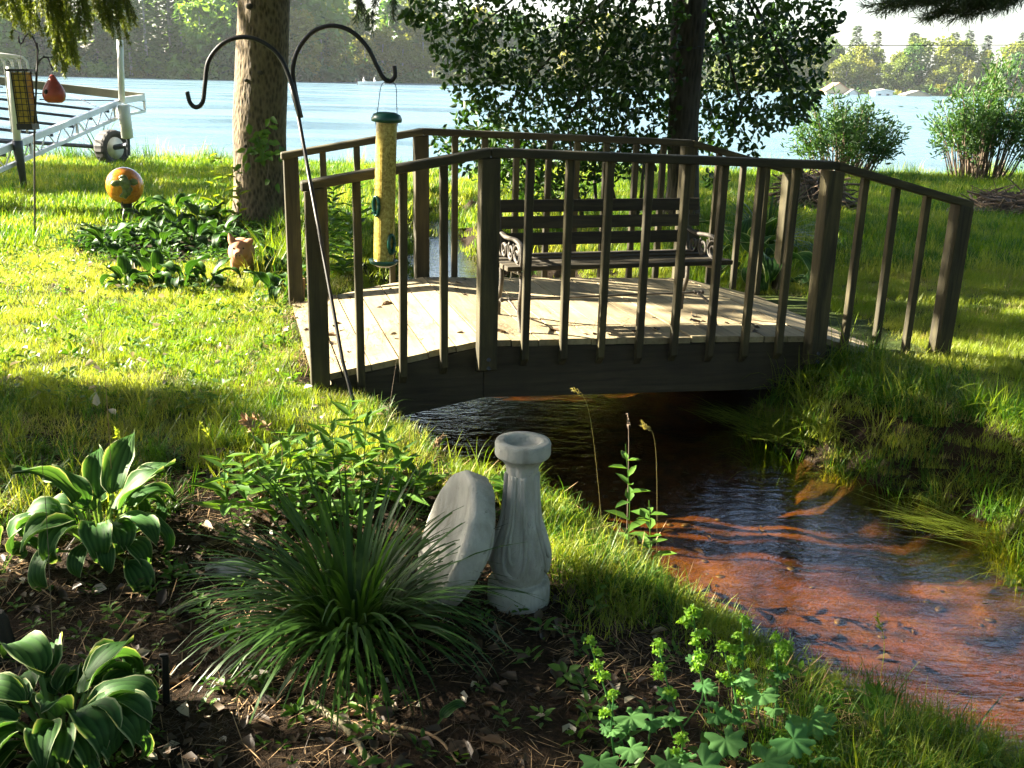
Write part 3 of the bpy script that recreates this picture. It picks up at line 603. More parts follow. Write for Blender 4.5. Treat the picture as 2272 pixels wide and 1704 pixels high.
for k in range(5):
    q1 = CC + LS * (.3 + .9 * k) + np.array([0, -.1, -.08]); q2 = q1 + LS * .8 + np.array([0, -1., -.05]); g.tube([rd(q1), rd(q2)], .008, 4); q3 = q1 + LS * .8; q4 = q1 + np.array([0, -1., -.05]); g.tube([rd(q3), rd(q4)], .008, 4)
g.build('cross_brace', M['steel'], dk0)
pA = CA + np.array([.06, -.08, 0]); top = aty(265, 88, 15.4); gA = float(ground(pA[0], pA[1]))
g = G(); g.tube([rd((top[0], pA[1], top[2])), rd((pA[0], pA[1], pA[2]))], .045, 12); g.build('upright_pipe', M['white'], dk0, smooth=True)
g = G(); a, b = aty(274, 232, 15.3), aty(283, 308, 15.3); g.tube([rd(a), rd(a + (b - a) * .03), rd(a + (b - a) * .97), rd(b)], [.05, .085, .085, .05], 14); g.build('float_barrel', M['white'], dk0, smooth=True)
g = G(); g.tube([rd(aty(284, 305, 15.35)), rd(aty(285, 345, 15.35))], .03, 8); wc = aty(248, 328, 15.6); g.tube([rd(aty(284, 322, 15.35)), rd(wc)], .04, 8); g.tube([rd(wc), rd(wc + np.array([-5, .1, .2]))], .03, 8)
g.build('axle', M['steel'], dk0)
Rw = rot(0, PI / 2, 0); Rw = rot(0, 0, -.45) @ Rw
wh = rd(wc); rw = .27
g = G(); g.lathe([(rw * .58, -.075), (rw * .8, -.1), (rw * .95, -.095), (rw, -.06), (rw, .06), (rw * .95, .095), (rw * .8, .1), (rw * .58, .075), (rw * .58, -.075)], 40, fn=lambda r, z, t: r * (1 - (.03 if (r > rw * .97 and int(t * 40 / 6.2832) % 2) else 0)), R=Rw)
tyre = g.build('wheel', M['rubber'], dk0, smooth=False); tyre.location = wh
g = G(); g.lathe([(0, .02), (rw * .15, .03), (rw * .45, .0), (rw * .56, .06), (rw * .6, .078)], 24, R=Rw); g.lathe([(0, -.02), (rw * .45, .0), (rw * .56, -.06), (rw * .6, -.078)], 24, R=Rw); rm_ = g.build('rim', M['white'], tyre, smooth=True)
g = G(); a, b, c_ = aty(22, 148, 11.9), aty(40, 330, 11.9), aty(54, 412, 11.9); g.tube([rd(a), rd(b)], .042, 10); g.build('upright_pipe', M['white'], dk0, smooth=True)
g = G(); g.tube([rd(b + (b - a) * -.1), rd(b), rd(c_ + np.array([0, 0, -.1]))], [.058, .055, .028], 10); g.build('leg', M['steel'], dk0, smooth=True)
for k in range(4):
    pz = aty(62 - 17 * k, 150, 12.6); g = G(); P = [pz + np.array([0, 0, -.75]), pz, pz + np.array([-.02, 0, .08]), pz + np.array([-.10, 0, .125]), pz + np.array([-.5, .0, .16])]
    g.tube([rd(x) for x in bez(P, 5)], .015, 8); g.build('ladder_rail', M['white'], dk0, smooth=True)
# ------------------------------------------------------------------ trees near
def wobtube(g, P, r, n=14, amp=.06):
    k = len(g.v); g.tube(P, r, n)
    for i in range(k, len(g.v)):
        v = np.array(g.v[i]); w_ = 1 + amp * math.sin(v[2] * 5 + i % n * 2.4) ; c_ = np.array(P[min((i - k) // n, len(P) - 1)]); g.v[i] = tuple(c_ + (v - c_) * w_)
def crownmesh(name, cl, L, W, mat, up=.4, down=.3):
    """cl: list of (centre, radius, count); leaves thicker toward each clump's shell"""
    Ps = []
    for c_, r, n in cl:
        d = nrm(rng.normal(size=(n, 3))); rr = np.array(r) if not np.isscalar(r) else np.full(3, r); Ps.append(np.array(c_) + d * rr * (rng.uniform(.15, 1, n) ** .45)[:, None])
    V, Q = cards(np.concatenate(Ps), L, W, up, down); return npmesh(name, V, Q, mat)
# big pine on the left
b = at(585, 492, .22); tx, ty = b[0], b[1]; gz = float(ground(tx, ty))
pt = thing('pine_tree', 'big sunlit tree trunk with rough brown bark standing left of the footbridge', 'tree', (tx, ty, gz))
topx = aty(592, 0, ty)[0] - tx
P = [(0, 0, -.2), (0, 0, .05), (.0, 0, .35), (.0, 0, .9), (topx * .5, 0, 1.6), (topx, 0, 2.6), (topx * 1.6, .05, 5), (topx * 2, .1, 9), (topx * 2, .1, 12)]
g = G(); wobtube(g, bez(P, 8), np.interp(np.arange(65), [0, 8, 16, 24, 40, 64], [.34, .30, .265, .25, .235, .12]), 28, .025); g.build('trunk', M['bark_pine'], pt, smooth=True)
def knob(a, z, r): 
    g = G(); R_k = .245; g.ball((math.cos(a) * R_k, math.sin(a) * R_k, z), (r, r, r * .8), 10); g.build('knot', M['bark_dark'], pt, smooth=True)
for a, z, r in ((-1.5, 2.0, .035), (-1.2, 1.42, .03), (-1.75, 1.35, .022), (-1.9, .75, .02), (-1.1, 2.45, .03)): knob(a, z, r)
cl = [((U(-2.6, 2.8), U(-1.8, 2.2), U(4.2, 12)), U(.7, 1.2), 300) for _ in range(60)]
me_ = crownmesh('crown', [(c_, r_, n_) for c_, r_, n_ in cl if not inframe((np.array(c_) + np.array([tx, ty, gz - r_]))[None], .03)[0]], .20, .3, M['needled']); ob('crown', me_, pt)
# hanging pine sprays (twigs with long needles), reused for several branches
def spray(name, base, tip, n_side, nlen, mat, parent, sag=.0, dens=90, twl=.35, r0=.008, nw=.0028, hang=0.):
    base = np.array(base, float); tip = np.array(tip, float); g = G(); d = tip - base; L = np.linalg.norm(d); main = [base + d * t + np.array([0, 0, -sag * math.sin(PI * t)]) for t in np.linspace(0, 1, 10)]
    g.tube(main, np.linspace(r0, r0 * .3, 10), 5); twigs = [(np.array(main), 1.)]
    sd = nrm(np.cross(d, (0, 0, 1.)))
    for i in range(n_side):
        t = .12 + .86 * (i + .5) / n_side; p = base + d * t + np.array([0, 0, -sag * math.sin(PI * t)]); s = 1 if i % 2 else -1
        e = nrm(nrm(d) * .7 + sd * s * U(.3, .8) + np.array([0, 0, U(-.25, .2) - hang])) * twl * U(.6, 1.2) * (1.1 - .5 * t)
        q_ = [p + e * k + np.array([0, 0, -hang * .5 * k * k * twl]) for k in np.linspace(0, 1, 5)]; g.tube(q_, np.linspace(r0 * .4, r0 * .15, 5), 4); twigs.append((np.array(q_), 1.))
    br_ = g.build(name, M['bark_dark'], parent)
    A = []; B = []
    for q_, k in twigs:
        Lq = np.linalg.norm(q_[-1] - q_[0]); n = max(8, int(dens * Lq / .35)); t = rng.uniform(.15 if len(q_) == 10 else 0, 1, n) * (len(q_) - 1); i0 = np.minimum(t.astype(int), len(q_) - 2); fr2 = (t - i0)[:, None]
        p = q_[i0] * (1 - fr2) + q_[i0 + 1] * fr2; ax = nrm(q_[-1] - q_[0]); A.append(p); B.append(nrm(ax * rng.uniform(.3, 1., (n, 1)) + rng.normal(size=(n, 3)) * .55 + np.array([0, 0, -hang * .3])))
    A = np.concatenate(A); B = np.concatenate(B); N = rng.normal(size=A.shape); V, Q = leaves(A, B, N, nlen * rng.uniform(.7, 1.2, len(A)), nw / .8, .1, 0)
    ob('needles', npmesh('needles', V, Q, mat), br_); return br_
lo = lambda p, o: np.array(p, float) - np.array(o.location)
by_ = 9.2
for (p0, p1, n) in (((800, -75), (792, 12), 6), ((770, -60), (822, 40), 7), ((845, -90), (826, 32), 6), ((880, -70), (872, 8), 4)):
    spray('branch', lo(aty(*p0, by_), pt), lo(aty(*p1, by_), pt), n, .075, M['needled'], pt, 0, 60, .20, .006, .005, .5)
o_ = [c for c in pt.children if c.name.startswith('branch')]
g = G(); g.tube(bez([(topx * 1.2, 0, 3.2), lo(aty(700, -120, 9.6), pt), lo(aty(830, -85, by_), pt), lo(aty(890, -75, by_), pt)], 6), np.linspace(.03, .008, 19), 6); g.build('limb', M['bark_dark'], pt, smooth=True)
# spruce, trunk beyond the left edge, drooping boughs in view
sx0, sy0 = -6.9, 10.6
sp = thing('spruce_tree', 'spruce with drooping yellow green boughs hanging into the upper left corner', 'tree', (sx0, sy0, float(ground(sx0, sy0))))
g = G(); wobtube(g, [(0, 0, -.2), (0, 0, .4), (0, 0, 3), (0, 0, 6.5), (0, 0, 10)], [.26, .2, .17, .11, .03], 16); g.build('trunk', M['bark_pine'], sp, smooth=True)
yb = 7.2
for (p0, p1, n) in (((-60, -70), (30, 40), 10), ((20, -90), (75, 60), 12), ((70, -90), (118, 60), 14), ((100, -100), (165, 130), 22), ((130, -100), (128, 155), 22), ((150, -90), (190, 75), 14), ((170, -100), (240, 70), 18), ((200, -100), (265, 75), 20), ((215, -80), (285, 40), 12), ((60, -60), (40, 62), 12), ((120, -60), (150, 148), 20), ((10, -60), (8, 30), 8)):
    d_ = U(-.35, .35); spray('bough', lo(aty(*p0, yb + d_), sp), lo(aty(p1[0], p1[1] - 42, yb + d_ + U(-.1, .1)), sp), n, .030, M['needle'], sp, -.02, 330, .23, .006, .0038, .6)
g = G(); g.tube(bez([(0, 0, 3.0), lo(aty(-200, -60, yb), sp), lo(aty(60, -95, yb), sp), lo(aty(215, -100, yb), sp)], 6), np.linspace(.05, .008, 19), 6); g.build('limb', M['bark_dark'], sp, smooth=True)
cl = [((U(-1.6, 1.), U(-.6, 2.2), U(4.8, 9.5)), U(.5, .9), 200) for _ in range(14)]; ob('crown', crownmesh('crown', cl, .12, .3, M['needle']), sp)
# white pine beyond the right edge, one bough in view
px0, py0 = 5.2, 6.0
wp = thing('white_pine', 'long needled pine bough reaching in at the upper right corner against the sky', 'tree', (px0, py0, float(ground(px0, py0))))
g = G(); wobtube(g, [(0, 0, -.2), (0, 0, .4), (0, 0, 3), (0, 0, 7), (0, 0, 10)], [.28, .22, .18, .12, .04], 16); g.build('trunk', M['bark_dark'], wp, smooth=True)
yb = 5.6
for (p0, p1, n) in (((2290, -30), (1985, 14), 18), ((2290, -35), (2060, 38), 16), ((2290, -20), (2135, 30), 12), ((2280, -40), (2010, -5), 16), ((2200, -40), (1962, 6), 14), ((2300, -60), (2200, -5), 10), ((2330, -40), (2240, 0), 8)):
    spray('bough', lo(aty(*p0, yb), wp), lo(aty(*p1, yb + U(-.2, .2)), wp), n, .075, M['needled'], wp, .0, 170, .20, .007, .0028, .0)
g = G(); g.tube(bez([(0, 0, 2.6), lo(aty(2330, -60, yb), wp), lo(aty(2250, -40, yb), wp)], 6), np.linspace(.05, .01, 13), 6); g.build('limb', M['bark_dark'], wp, smooth=True)
cl = [((U(-1.2, 2), U(-1.5, 1.5), U(4.5, 10)), U(.6, 1.), 220) for _ in range(18)]; ob('crown', crownmesh('crown', cl, .13, .2, M['needled']), wp)
# dark broadleaf tree behind the bridge
b = at(1510, 490, .22); mx0, my0 = b[0], b[1]; gz = float(ground(mx0, my0))
mt = thing('dark_broadleaf_tree', 'dark leafy broadleaf tree with black trunk standing behind the footbridge', 'tree', (mx0, my0, gz))
tw = lambda px, py: aty(px, py, my0)[0] - mx0
P = [(0, 0, -.2), (0, 0, .05), (0, 0, .4), (tw(1513, 300), 0, 1.1), (tw(1530, 0), 0, 2.55), (tw(1540, 0), .1, 4.2), (tw(1560, 0), .1, 7)]
g = G(); wobtube(g, bez(P, 8), np.interp(np.arange(49), [0, 8, 16, 24, 32, 48], [.25, .21, .165, .158, .19, .07]), 20, .03); g.build('trunk', M['bark_dark'], mt, smooth=True)
cls = [(1010, 80, .32), (1065, 20, .36), (1135, 95, .42), (1045, 165, .32), (1120, 205, .4), (1065, 262, .3), (1150, 295, .38), (1240, 35, .48), (1250, 150, .48), (1240, 250, .45), (1330, 90, .5), (1340, 200, .5), (1330, 300, .4), (1420, 40, .5), (1420, 150, .5), (1410, 262, .45), (1590, 60, .45), (1580, 165, .42), (1610, 225, .3), (1660, 30, .42), (1690, 115, .42), (1700, 195, .34), (1755, 60, .38), (1770, 150, .34), (1810, 90, .16), (1765, 220, .2), (1800, 215, .13), (1560, 285, .32), (950, 18, .22), (915, 35, .10), (1835, 35, .18), (1110, 350, .3), (1240, 345, .3), (1650, 270, .2), (1715, 262, .2), (1000, 320, .22), (1040, 345, .25), (1760, 255, .12), (1600, 345, .16), (1665, 330, .12), (1590, 400, .14), (1500, 100, .4), (1500, 215, .3)]
cl = []
for px, py, r in cls:
    c_ = aty(px, py, my0 + (U(.35, 1.6) if 1430 < px < 1610 else U(-1.2, 1.0))) - np.array([mx0, my0, gz]); cl.append((c_, (r, r * 1.3, r), int((1400 if py < 290 else 800) * r ** 1.7) + 14))
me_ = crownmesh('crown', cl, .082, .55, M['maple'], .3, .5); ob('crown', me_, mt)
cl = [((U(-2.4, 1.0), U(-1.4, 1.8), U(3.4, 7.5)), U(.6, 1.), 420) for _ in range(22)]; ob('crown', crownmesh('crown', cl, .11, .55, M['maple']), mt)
for (px, py) in ((1060, 60), (1250, 110), (1130, 230), (1700, 90), (1760, 180), (1650, 245), (1340, 60), (1600, 40), (1250, 280), (1400, 190)):
    e = aty(px, py, my0 + U(-.9, .7)) - np.array([mx0, my0, gz]); z0 = U(1.4, 3.2); s = np.array([tw(1520, 150), 0, z0]); g = G(); g.tube(bez([s, s + (e - s) * .45 + np.array([0, 0, .25]), e], 6), np.linspace(.035, .008, 13), 6); g.build('limb', M['bark_dark'], mt, smooth=True)
# multi-stem dark shrub left of that trunk
b = at(1300, 500, .22); ss = thing('understory_shrub', 'dark many stemmed shrub on the bank between the stream and the black trunk', 'shrub', (b[0], b[1], float(ground(b[0], b[1]))))
g = G()
for (a_, e_) in (((1270, 500), (1180, 300)), ((1300, 505), (1260, 280)), ((1330, 500), (1330, 270)), ((1380, 480), (1345, 300)), ((1400, 500), (1430, 330)), ((1350, 500), (1390, 290)), ((1290, 495), (1120, 320))):
    p0 = at(*a_, .22); p0[1] += U(-.4, .4); p1 = aty(*e_, p0[1] + U(-.5, .5)); p0[2] = ground(p0[0], p0[1]) - .05; g.tube([lo(p0, ss), lo((p0 + p1) / 2, ss) + rng.normal(size=3) * .05, lo(p1, ss)], [.026, .018, .008], 6)
g.build('stems', M['bark_dark'], ss, smooth=True)
cl = [(lo(aty(px, py, b[1] + U(-.4, .5)), ss), r, int(1300 * r ** 1.7) + 12) for px, py, r in ((1130, 330, .3), (1200, 360, .32), (1280, 340, .32), (1350, 350, .3), (1100, 390, .2), (1180, 420, .25), (1420, 350, .22), (1270, 420, .22))]
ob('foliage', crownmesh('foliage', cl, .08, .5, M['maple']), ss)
# overhead wire
a = aty(1492, 103, my0 - .2); e = np.array([9.5, 12.2, aty(2272, 90, 12.2)[2] + .1]); wr = thing('overhead_wire', 'thin wire strung from the black tree trunk toward the right edge', 'wire', a)
g = G(); g.tube([np.zeros(3), (e - a) * .5 + np.array([0, 0, -.02]), e - a], .0035, 4); g.build('wire_strand', M['steel'], wr); g = G(); th = np.linspace(0, 2 * PI, 18); c_ = np.array([mx0 + tw(1520, 100) - a[0], my0 - a[1], 0]); g.tube(np.stack([c_[0] + .185 * np.cos(th), c_[1] + .185 * np.sin(th), .01 * np.sin(th)], 1), .003, 4); g.build('loop', M['steel'], wr)
# shoreline willow shrubs
def willow(px, py, wpx, hpx, dist, label, n=60):
    b = aty(px, py, dist); gz = float(ground(b[0], dist)); sc_ = dist / 2251.; W_, H_ = wpx * sc_, hpx * sc_
    o = thing('willow_shrub', label, 'shrub', (b[0], dist, gz)); g = G(); Ps = []; Ds = []
    for i in range(n):
        a = U(0, 2 * PI); sp2 = U(.05, 1) ** .7; lump = .72 + .38 * math.sin(a * 2.3 + px) * math.cos(a * 1.1 + px * .3); e = np.array([math.cos(a) * sp2 * W_ / 2 * (.8 + lump * .3), math.sin(a) * sp2 * W_ / 2.4, H_ * U(.4, 1.02) * (1 - .35 * sp2 ** 2) * (.55 + .5 * lump)]); s = e * np.array([.45, .45, 0]) + rng.normal(size=3) * np.array([.06, .06, 0]); m_ = s * .45 + e * .55 + np.array([0, 0, H_ * .08])
        q_ = bez([s + np.array([0, 0, -.05]), m_, e], 5); g.tube(q_, np.linspace(.012, .003, len(q_)), 4)
        k = int(U(30, 90)); t = rng.uniform(.28, 1, k) ** .8 * (len(q_) - 1); i0 = np.minimum(t.astype(int), len(q_) - 2); p = q_[i0] + (q_[i0 + 1] - q_[i0]) * (t - i0)[:, None] + rng.normal(size=(k, 3)) * .07; Ps.append(p); Ds.append(nrm(rng.normal(size=(k, 3)) * .7 + nrm(e) * .7))
    g.build('stems', M['twig'], o); P = np.concatenate(Ps); V, Q = leaves(P, np.concatenate(Ds), rng.normal(size=P.shape), .10 * rng.uniform(.6, 1.3, len(P)), .026, .2, .1); ob('foliage', npmesh('foliage', V, Q, M['shrub']), o)
willow(1865, 392, 260, 190, 16.9, 'bushy willow shrub on the far bank nearer the footbridge, with bare brown stems showing', 85)
willow(2165, 400, 260, 265, 17.0, 'taller rounded willow shrub on the far bank close to the right edge', 110)
# brush piles
def brush(px, py, wpx, hpx, label, dist, n):
    b = aty(px, py, dist); gz = float(ground(b[0], dist)); sc_ = dist / 2251.; W_, H_ = wpx * sc_, hpx * sc_; o = thing('brush_pile', label, 'brush pile', (b[0], dist, gz))
    g = G(); g.ball((0, 0, 0), (W_ * .45, .5, H_ * .75), 18); v = np.array(g.v); v *= (1 + .12 * np.sin(v[:, :1] * 9) * np.cos(v[:, 2:] * 11)); g.v = [tuple(p) for p in v]; g.build('heap_core', M['bark_dark'], o, smooth=True)
    g = G()
    for i in range(n):
        a = U(0, 2 * PI); el = U(.0, 1.3); c_ = np.array([math.cos(a) * math.cos(el) * W_ * .47, math.sin(a) * math.cos(el) * .55, math.sin(el) * H_ * .8]); d = nrm(np.array([U(-1, 1), U(-.6, .6), U(-.35, .35)])) * U(.2, .6); r = U(.004, .014); g.tube([c_ - d * .5, c_ + rng.normal(size=3) * .03, c_ + d * .5 + np.array([0, 0, U(-.08, .05)])], [r, r, r * .5], 5)
    s_o = g.build('sticks', M['twig'], o); s_o['kind'] = 'stuff'
brush(1800, 462, 170, 90, 'tall dark brush pile of cut branches on the lawn behind the footbridge end', 12.3, 260)
brush(2230, 468, 150, 55, 'low grey brush pile of sticks on the lawn at the right edge', 12.4, 200)
g = G(); q = aty(2220, 470, 12.1); lg = thing('low_log', 'dark log lying in front of the low brush pile at the right edge', 'log', (q[0], q[1], float(ground(q[0], q[1])) + .03)); g.tube([(-.6, .05, 0), (0, 0, .01), (.9, -.02, 0)], [.06, .065, .06], 10); g.build('log_body', M['bark_dark'], lg, smooth=True)
# ------------------------------------------------------------------ far shore
t_ = leafmat
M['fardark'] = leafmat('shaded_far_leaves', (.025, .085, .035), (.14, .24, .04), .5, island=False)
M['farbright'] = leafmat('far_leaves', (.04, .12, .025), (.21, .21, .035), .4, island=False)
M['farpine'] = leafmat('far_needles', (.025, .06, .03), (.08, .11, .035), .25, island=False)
def broadleaf(name, mat, H_, n=1300):
    g = G(); g.tube([(0, 0, -.5), (.1, 0, H_ * .4), (.0, .1, H_ * .85)], [.022 * H_, .016 * H_, .004 * H_], 6); tr_ = g.mesh('trunk', M['bark_pale'])
    cl = []
    for k in range(22):
        t = U(.15, 1); a = U(0, 2 * PI); rr = H_ * .24 * math.sin(PI * min(1, t * .92)) ** .6; cl.append(((math.cos(a) * rr * U(.2, 1), math.sin(a) * rr * U(.2, 1), H_ * t * .93), H_ * U(.08, .15), n // 22))
    return tr_, crownmesh('crown', cl, .06 * H_, .75, mat, .4, 0)
def conifer(name, mat, H_, n=700, wd=.17, z0=.12):
    g = G(); g.tube([(0, 0, -.5), (0, 0, H_ * .5), (0, 0, H_ * .99)], [.015 * H_, .01 * H_, .002 * H_], 6); tr_ = g.mesh('trunk', M['bark_pale'])
    t = z0 + (1 - z0) * rng.uniform(0, 1, n) ** 1.25; lay = np.round(t * 19) / 19 + rng.normal(0, .022, n); a = np.floor(rng.uniform(0, 9, n)) / 9 * 2 * PI + lay * 40 + rng.normal(0, .16, n); rr = wd * H_ * (1 - lay) ** .8 * rng.uniform(.15, 1.1, n); P = np.stack([np.cos(a) * rr, np.sin(a) * rr, lay * H_ - rr * .12], 1)
    D = np.stack([np.cos(a), np.sin(a), np.full(n, -.25)], 1); V, Q = leaves(P, D, np.stack([rng.normal(0, .4, n), rng.normal(0, .4, n), np.ones(n)], 1), .055 * H_ * rng.uniform(.6, 1.2, n), .026 * H_, .1, .1); return tr_, npmesh('crown', V, Q, mat)
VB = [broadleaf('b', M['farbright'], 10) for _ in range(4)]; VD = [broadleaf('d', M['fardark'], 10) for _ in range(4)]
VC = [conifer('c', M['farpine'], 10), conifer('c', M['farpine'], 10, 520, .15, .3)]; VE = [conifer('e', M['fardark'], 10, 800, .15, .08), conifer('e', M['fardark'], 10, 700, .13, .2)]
def plant(name, var, x, y, h, label, group, wd=1.):
    tr_, cr = var; o = ob(name, tr_); o.location = (x, y, float(ground(x, y)) - .2); o.rotation_euler = (0, 0, U(0, 6.28)); o.scale = (h / 10 * wd, h / 10 * wd, h / 10); ob('crown', cr, o); tag(o, label, 'tree', group)
def row(n, x0, x1, d0, d1, fn):
    for i in range(n):
        x = x0 + (x1 - x0) * (i + U(.1, .9)) / n; y = float(FAR(np.array(x))) + U(d0, d1); fn(x, y)
gA, lA = 'dark wood on the left point', 'tree in the dark hazy wood covering the point across the lake at upper left'
gB, lB = 'sunlit trees along the middle far shore', 'sunlit yellow green tree on the far shore between the trunk and the dark tree'
gC, lC = 'trees along the right far shore', 'sunlit tree on the far shore to the right of the dark tree'
gD, lD = 'pines rising behind the right far shore', 'pointed pine rising above the rounded trees on the right far shore'
def dark(x, y, h, pb):
    if U(0, 1) < pb: plant('far_tree', VD[int(U(0, 4))], x, y, h, lA, gA, 1.25)
    else: plant('far_spruce', VE[int(U(0, 2))], x, y, h, 'narrow dark spruce in the hazy wood on the point at upper left', 'dark spruces on the left point', 1.2)
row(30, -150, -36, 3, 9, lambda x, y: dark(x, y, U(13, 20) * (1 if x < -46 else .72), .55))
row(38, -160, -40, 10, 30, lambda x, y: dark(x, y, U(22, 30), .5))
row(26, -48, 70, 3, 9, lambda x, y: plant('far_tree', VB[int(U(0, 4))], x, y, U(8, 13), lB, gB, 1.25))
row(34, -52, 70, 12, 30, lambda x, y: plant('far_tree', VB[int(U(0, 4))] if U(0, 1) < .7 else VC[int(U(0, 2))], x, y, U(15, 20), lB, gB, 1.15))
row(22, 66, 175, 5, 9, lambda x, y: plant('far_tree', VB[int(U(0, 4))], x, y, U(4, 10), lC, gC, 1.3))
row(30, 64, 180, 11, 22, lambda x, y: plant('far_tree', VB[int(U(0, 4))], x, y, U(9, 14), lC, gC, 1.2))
row(26, 62, 185, 20, 32, lambda x, y: plant('far_pine', VC[int(U(0, 2))], x, y, U(12, 17), lD, gD, 1.5))
# bushes lining the far water's edge
cl = [((x_, 0, 0), 1, 1) for x_ in (0,)]
pm = [crownmesh('bank_bush', [((U(-.4, .4), U(-.4, .4), U(.1, .6)), .5, 40) for _ in range(3)], .38, .7, M[m_]) for m_ in ('farbright', 'farbright', 'fardark')]
xs = rng.uniform(-150, 180, 330); ys_ = FAR(xs) + rng.uniform(-.5, 6, 330); scatter('far_undergrowth', pm, np.stack([xs, ys_, ground(xs, ys_) - .1], 1), rng.uniform(1.0, 2.6, 330))
xs = rng.uniform(-150, -34, 320); ys_ = FAR(xs) + rng.uniform(1, 26, 320); scatter('far_undergrowth', pm[2:], np.stack([xs, ys_, ground(xs, ys_) - .1], 1), rng.uniform(2.2, 4.8, 320))
# buildings over the water
M['tan'] = simple('tan_siding', (.50, .40, .26), .8); M['palewall'] = simple('pale_siding', (.68, .68, .66), .8); M['roofg'] = simple('grey_shingle', (.22, .20, .18), .9); M['roofb'] = simple('brown_shingle', (.30, .17, .10), .9); M['pane'] = simple('dark_pane', (.03, .04, .05), .2)
def house(px, py, dist, w_, d_, hw, hr, wall, roof, label, cat_, name, front=True, zoff=None):
    p = aty(px, py, dist); z = float(ground(p[0], dist)) if zoff is None else p[2]; o = thing(name, label, cat_, (p[0], dist, z))
    g = G(); g.add([(-w_ / 2, -d_ / 2, -1), (w_ / 2, -d_ / 2, -1), (w_ / 2, d_ / 2, -1), (-w_ / 2, d_ / 2, -1), (-w_ / 2, -d_ / 2, hw), (w_ / 2, -d_ / 2, hw), (w_ / 2, d_ / 2, hw), (-w_ / 2, d_ / 2, hw), (0, -d_ / 2, hw + hr), (0, d_ / 2, hw + hr)], [(0, 1, 5, 8, 4), (3, 7, 9, 6, 2), (1, 2, 6, 5), (3, 0, 4, 7), (0, 3, 2, 1)]); g.build('wall', wall, o)
    g = G(); k = .35
    for s in (-1, 1):
        a = np.array([0, 0, hw + hr + .12]); b_ = np.array([s * (w_ / 2 + k), 0, hw - k * hr / (w_ / 2) + .12]); mid = (a + b_) / 2; L = np.linalg.norm(b_ - a); th = math.atan2(b_[2] - a[2], b_[0] - a[0]); g.box(mid, (L, d_ + 2 * k, .16), rot(0, -th, 0))
    g.build('roof', roof, o)
    for x in (-w_ * .25, w_ * .22): g = G(); g.box((x, -d_ / 2 - .02, hw * .55), (w_ * .16, .06, hw * .35)); g.build('window', M['pane'], o)
    g = G(); g.box((0, -d_ / 2 - .02, hw * .36), (w_ * .12, .07, hw * .72)); g.build('door', M['white'], o)
fr = lambda px: None
house(1853, 206, 239, 5.4, 5, 1.5, 1.7, M['tan'], M['roofb'], 'tan cabin with a wide gable on the right far shore', 'cabin', 'lake_cabin')
house(1888, 208, 236, 2.6, 3, 1.0, .9, M['palewall'], M['roofg'], 'small pale shed with a grey gable just right of the tan cabin', 'shed', 'shore_shed')
house(1956, 211, 234, 3.8, 3, 1.7, .35, M['palewall'], M['palewall'], 'white boathouse at the water on the right far shore', 'boathouse', 'boat_house')
house(2030, 211, 241, 5.2, 4, 1.1, .8, M['tan'], M['roofg'], 'low beige cottage half behind trees on the right far shore', 'cottage', 'lake_cottage')
house(780, 141, 262, 3.6, 5, 2.3, 1.6, M['palewall'], M['palewall'], 'white house peeping through the trees on the middle far shore', 'house', 'far_house', zoff=1)
# motor boat with two people
q = aty(823, 182, 175); q[2] = WZ; bt = thing('motor_boat', 'small white motor boat out on the lake near the middle far shore', 'boat', q)
g = G(); secs = [(-2.1, .75, .0), (-1, .85, .02), (.5, .8, .05), (1.5, .5, .12), (2.2, .06, .25)]; v = []; f = []
for x, hw, sh in secs: v += [(x, -hw, .55 + sh), (x, -hw * .7, -.1), (x, hw * .7, -.1), (x, hw, .55 + sh), (x, hw * .85, .55 + sh), (x, hw * .6, .18), (x, -hw * .6, .18), (x, -hw * .85, .55 + sh)]
for i in range(4):
    for j in range(8): f.append((i * 8 + j, (i + 1) * 8 + j, (i + 1) * 8 + (j + 1) % 8, i * 8 + (j + 1) % 8))
f += [tuple(range(8)), tuple(range(32, 40))[::-1]]; g.add(v, f); g.build('hull', M['white'], bt)
g = G(); g.box((-2.3, 0, .75), (.35, .4, .55)); g.box((-2.25, 0, .1), (.14, .16, .9)); g.build('outboard_motor', M['black'], bt, bevel=.04)
for k, x in enumerate((-1.2, .6)): g = G(); g.box((x, 0, .4), (.3, 1.05, .08)); g.build('bench_seat', M['palewall'], bt)
M['shirt'] = simple('pale_shirt', (.6, .6, .62), .9); M['skin'] = simple('skin', (.5, .32, .24), .7)
for k, (x, lb, fc) in enumerate(((-1.2, 'person in a pale shirt sitting at the motor of the white boat', 1), (.6, 'person in a pale shirt sitting mid boat on the lake', 1))):
    o = thing('person', lb, 'person', (q[0] + x, q[1], q[2] + .44)); g = G(); g.ball((0, 0, .12), (.17, .2, .14), 12); g.ball((0, 0, .36), (.13, .2, .26), 14); g.ball((0, 0, .56), (.11, .21, .10), 12); g.ball((0, 0, .68), (.055, .055, .08), 8); g.ball((0, 0, .82), (.095, .085, .125), 12); g.ball((.09, 0, .81), (.02, .015, .02), 6)
    for s in (-1, 1):
        g.tube([(0, s * .19, .56), (.06, s * .24, .34), (.28, s * .14, .24)], [.055, .045, .035], 8); g.ball((.30, s * .13, .24), (.05, .035, .03), 8); g.tube([(0, s * .1, .08), (.40, s * .12, .10), (.44, s * .12, -.2)], [.085, .07, .05], 8); g.ball((.50, s * .12, -.22), (.11, .045, .04), 8)
    remesh(g.build('body', M['shirt'], o, smooth=True), .02); g = G(); g.ball((-.01, 0, .86), (.10, .092, .10), 10); g.build('hair', M['bark_dark'], o, smooth=True)

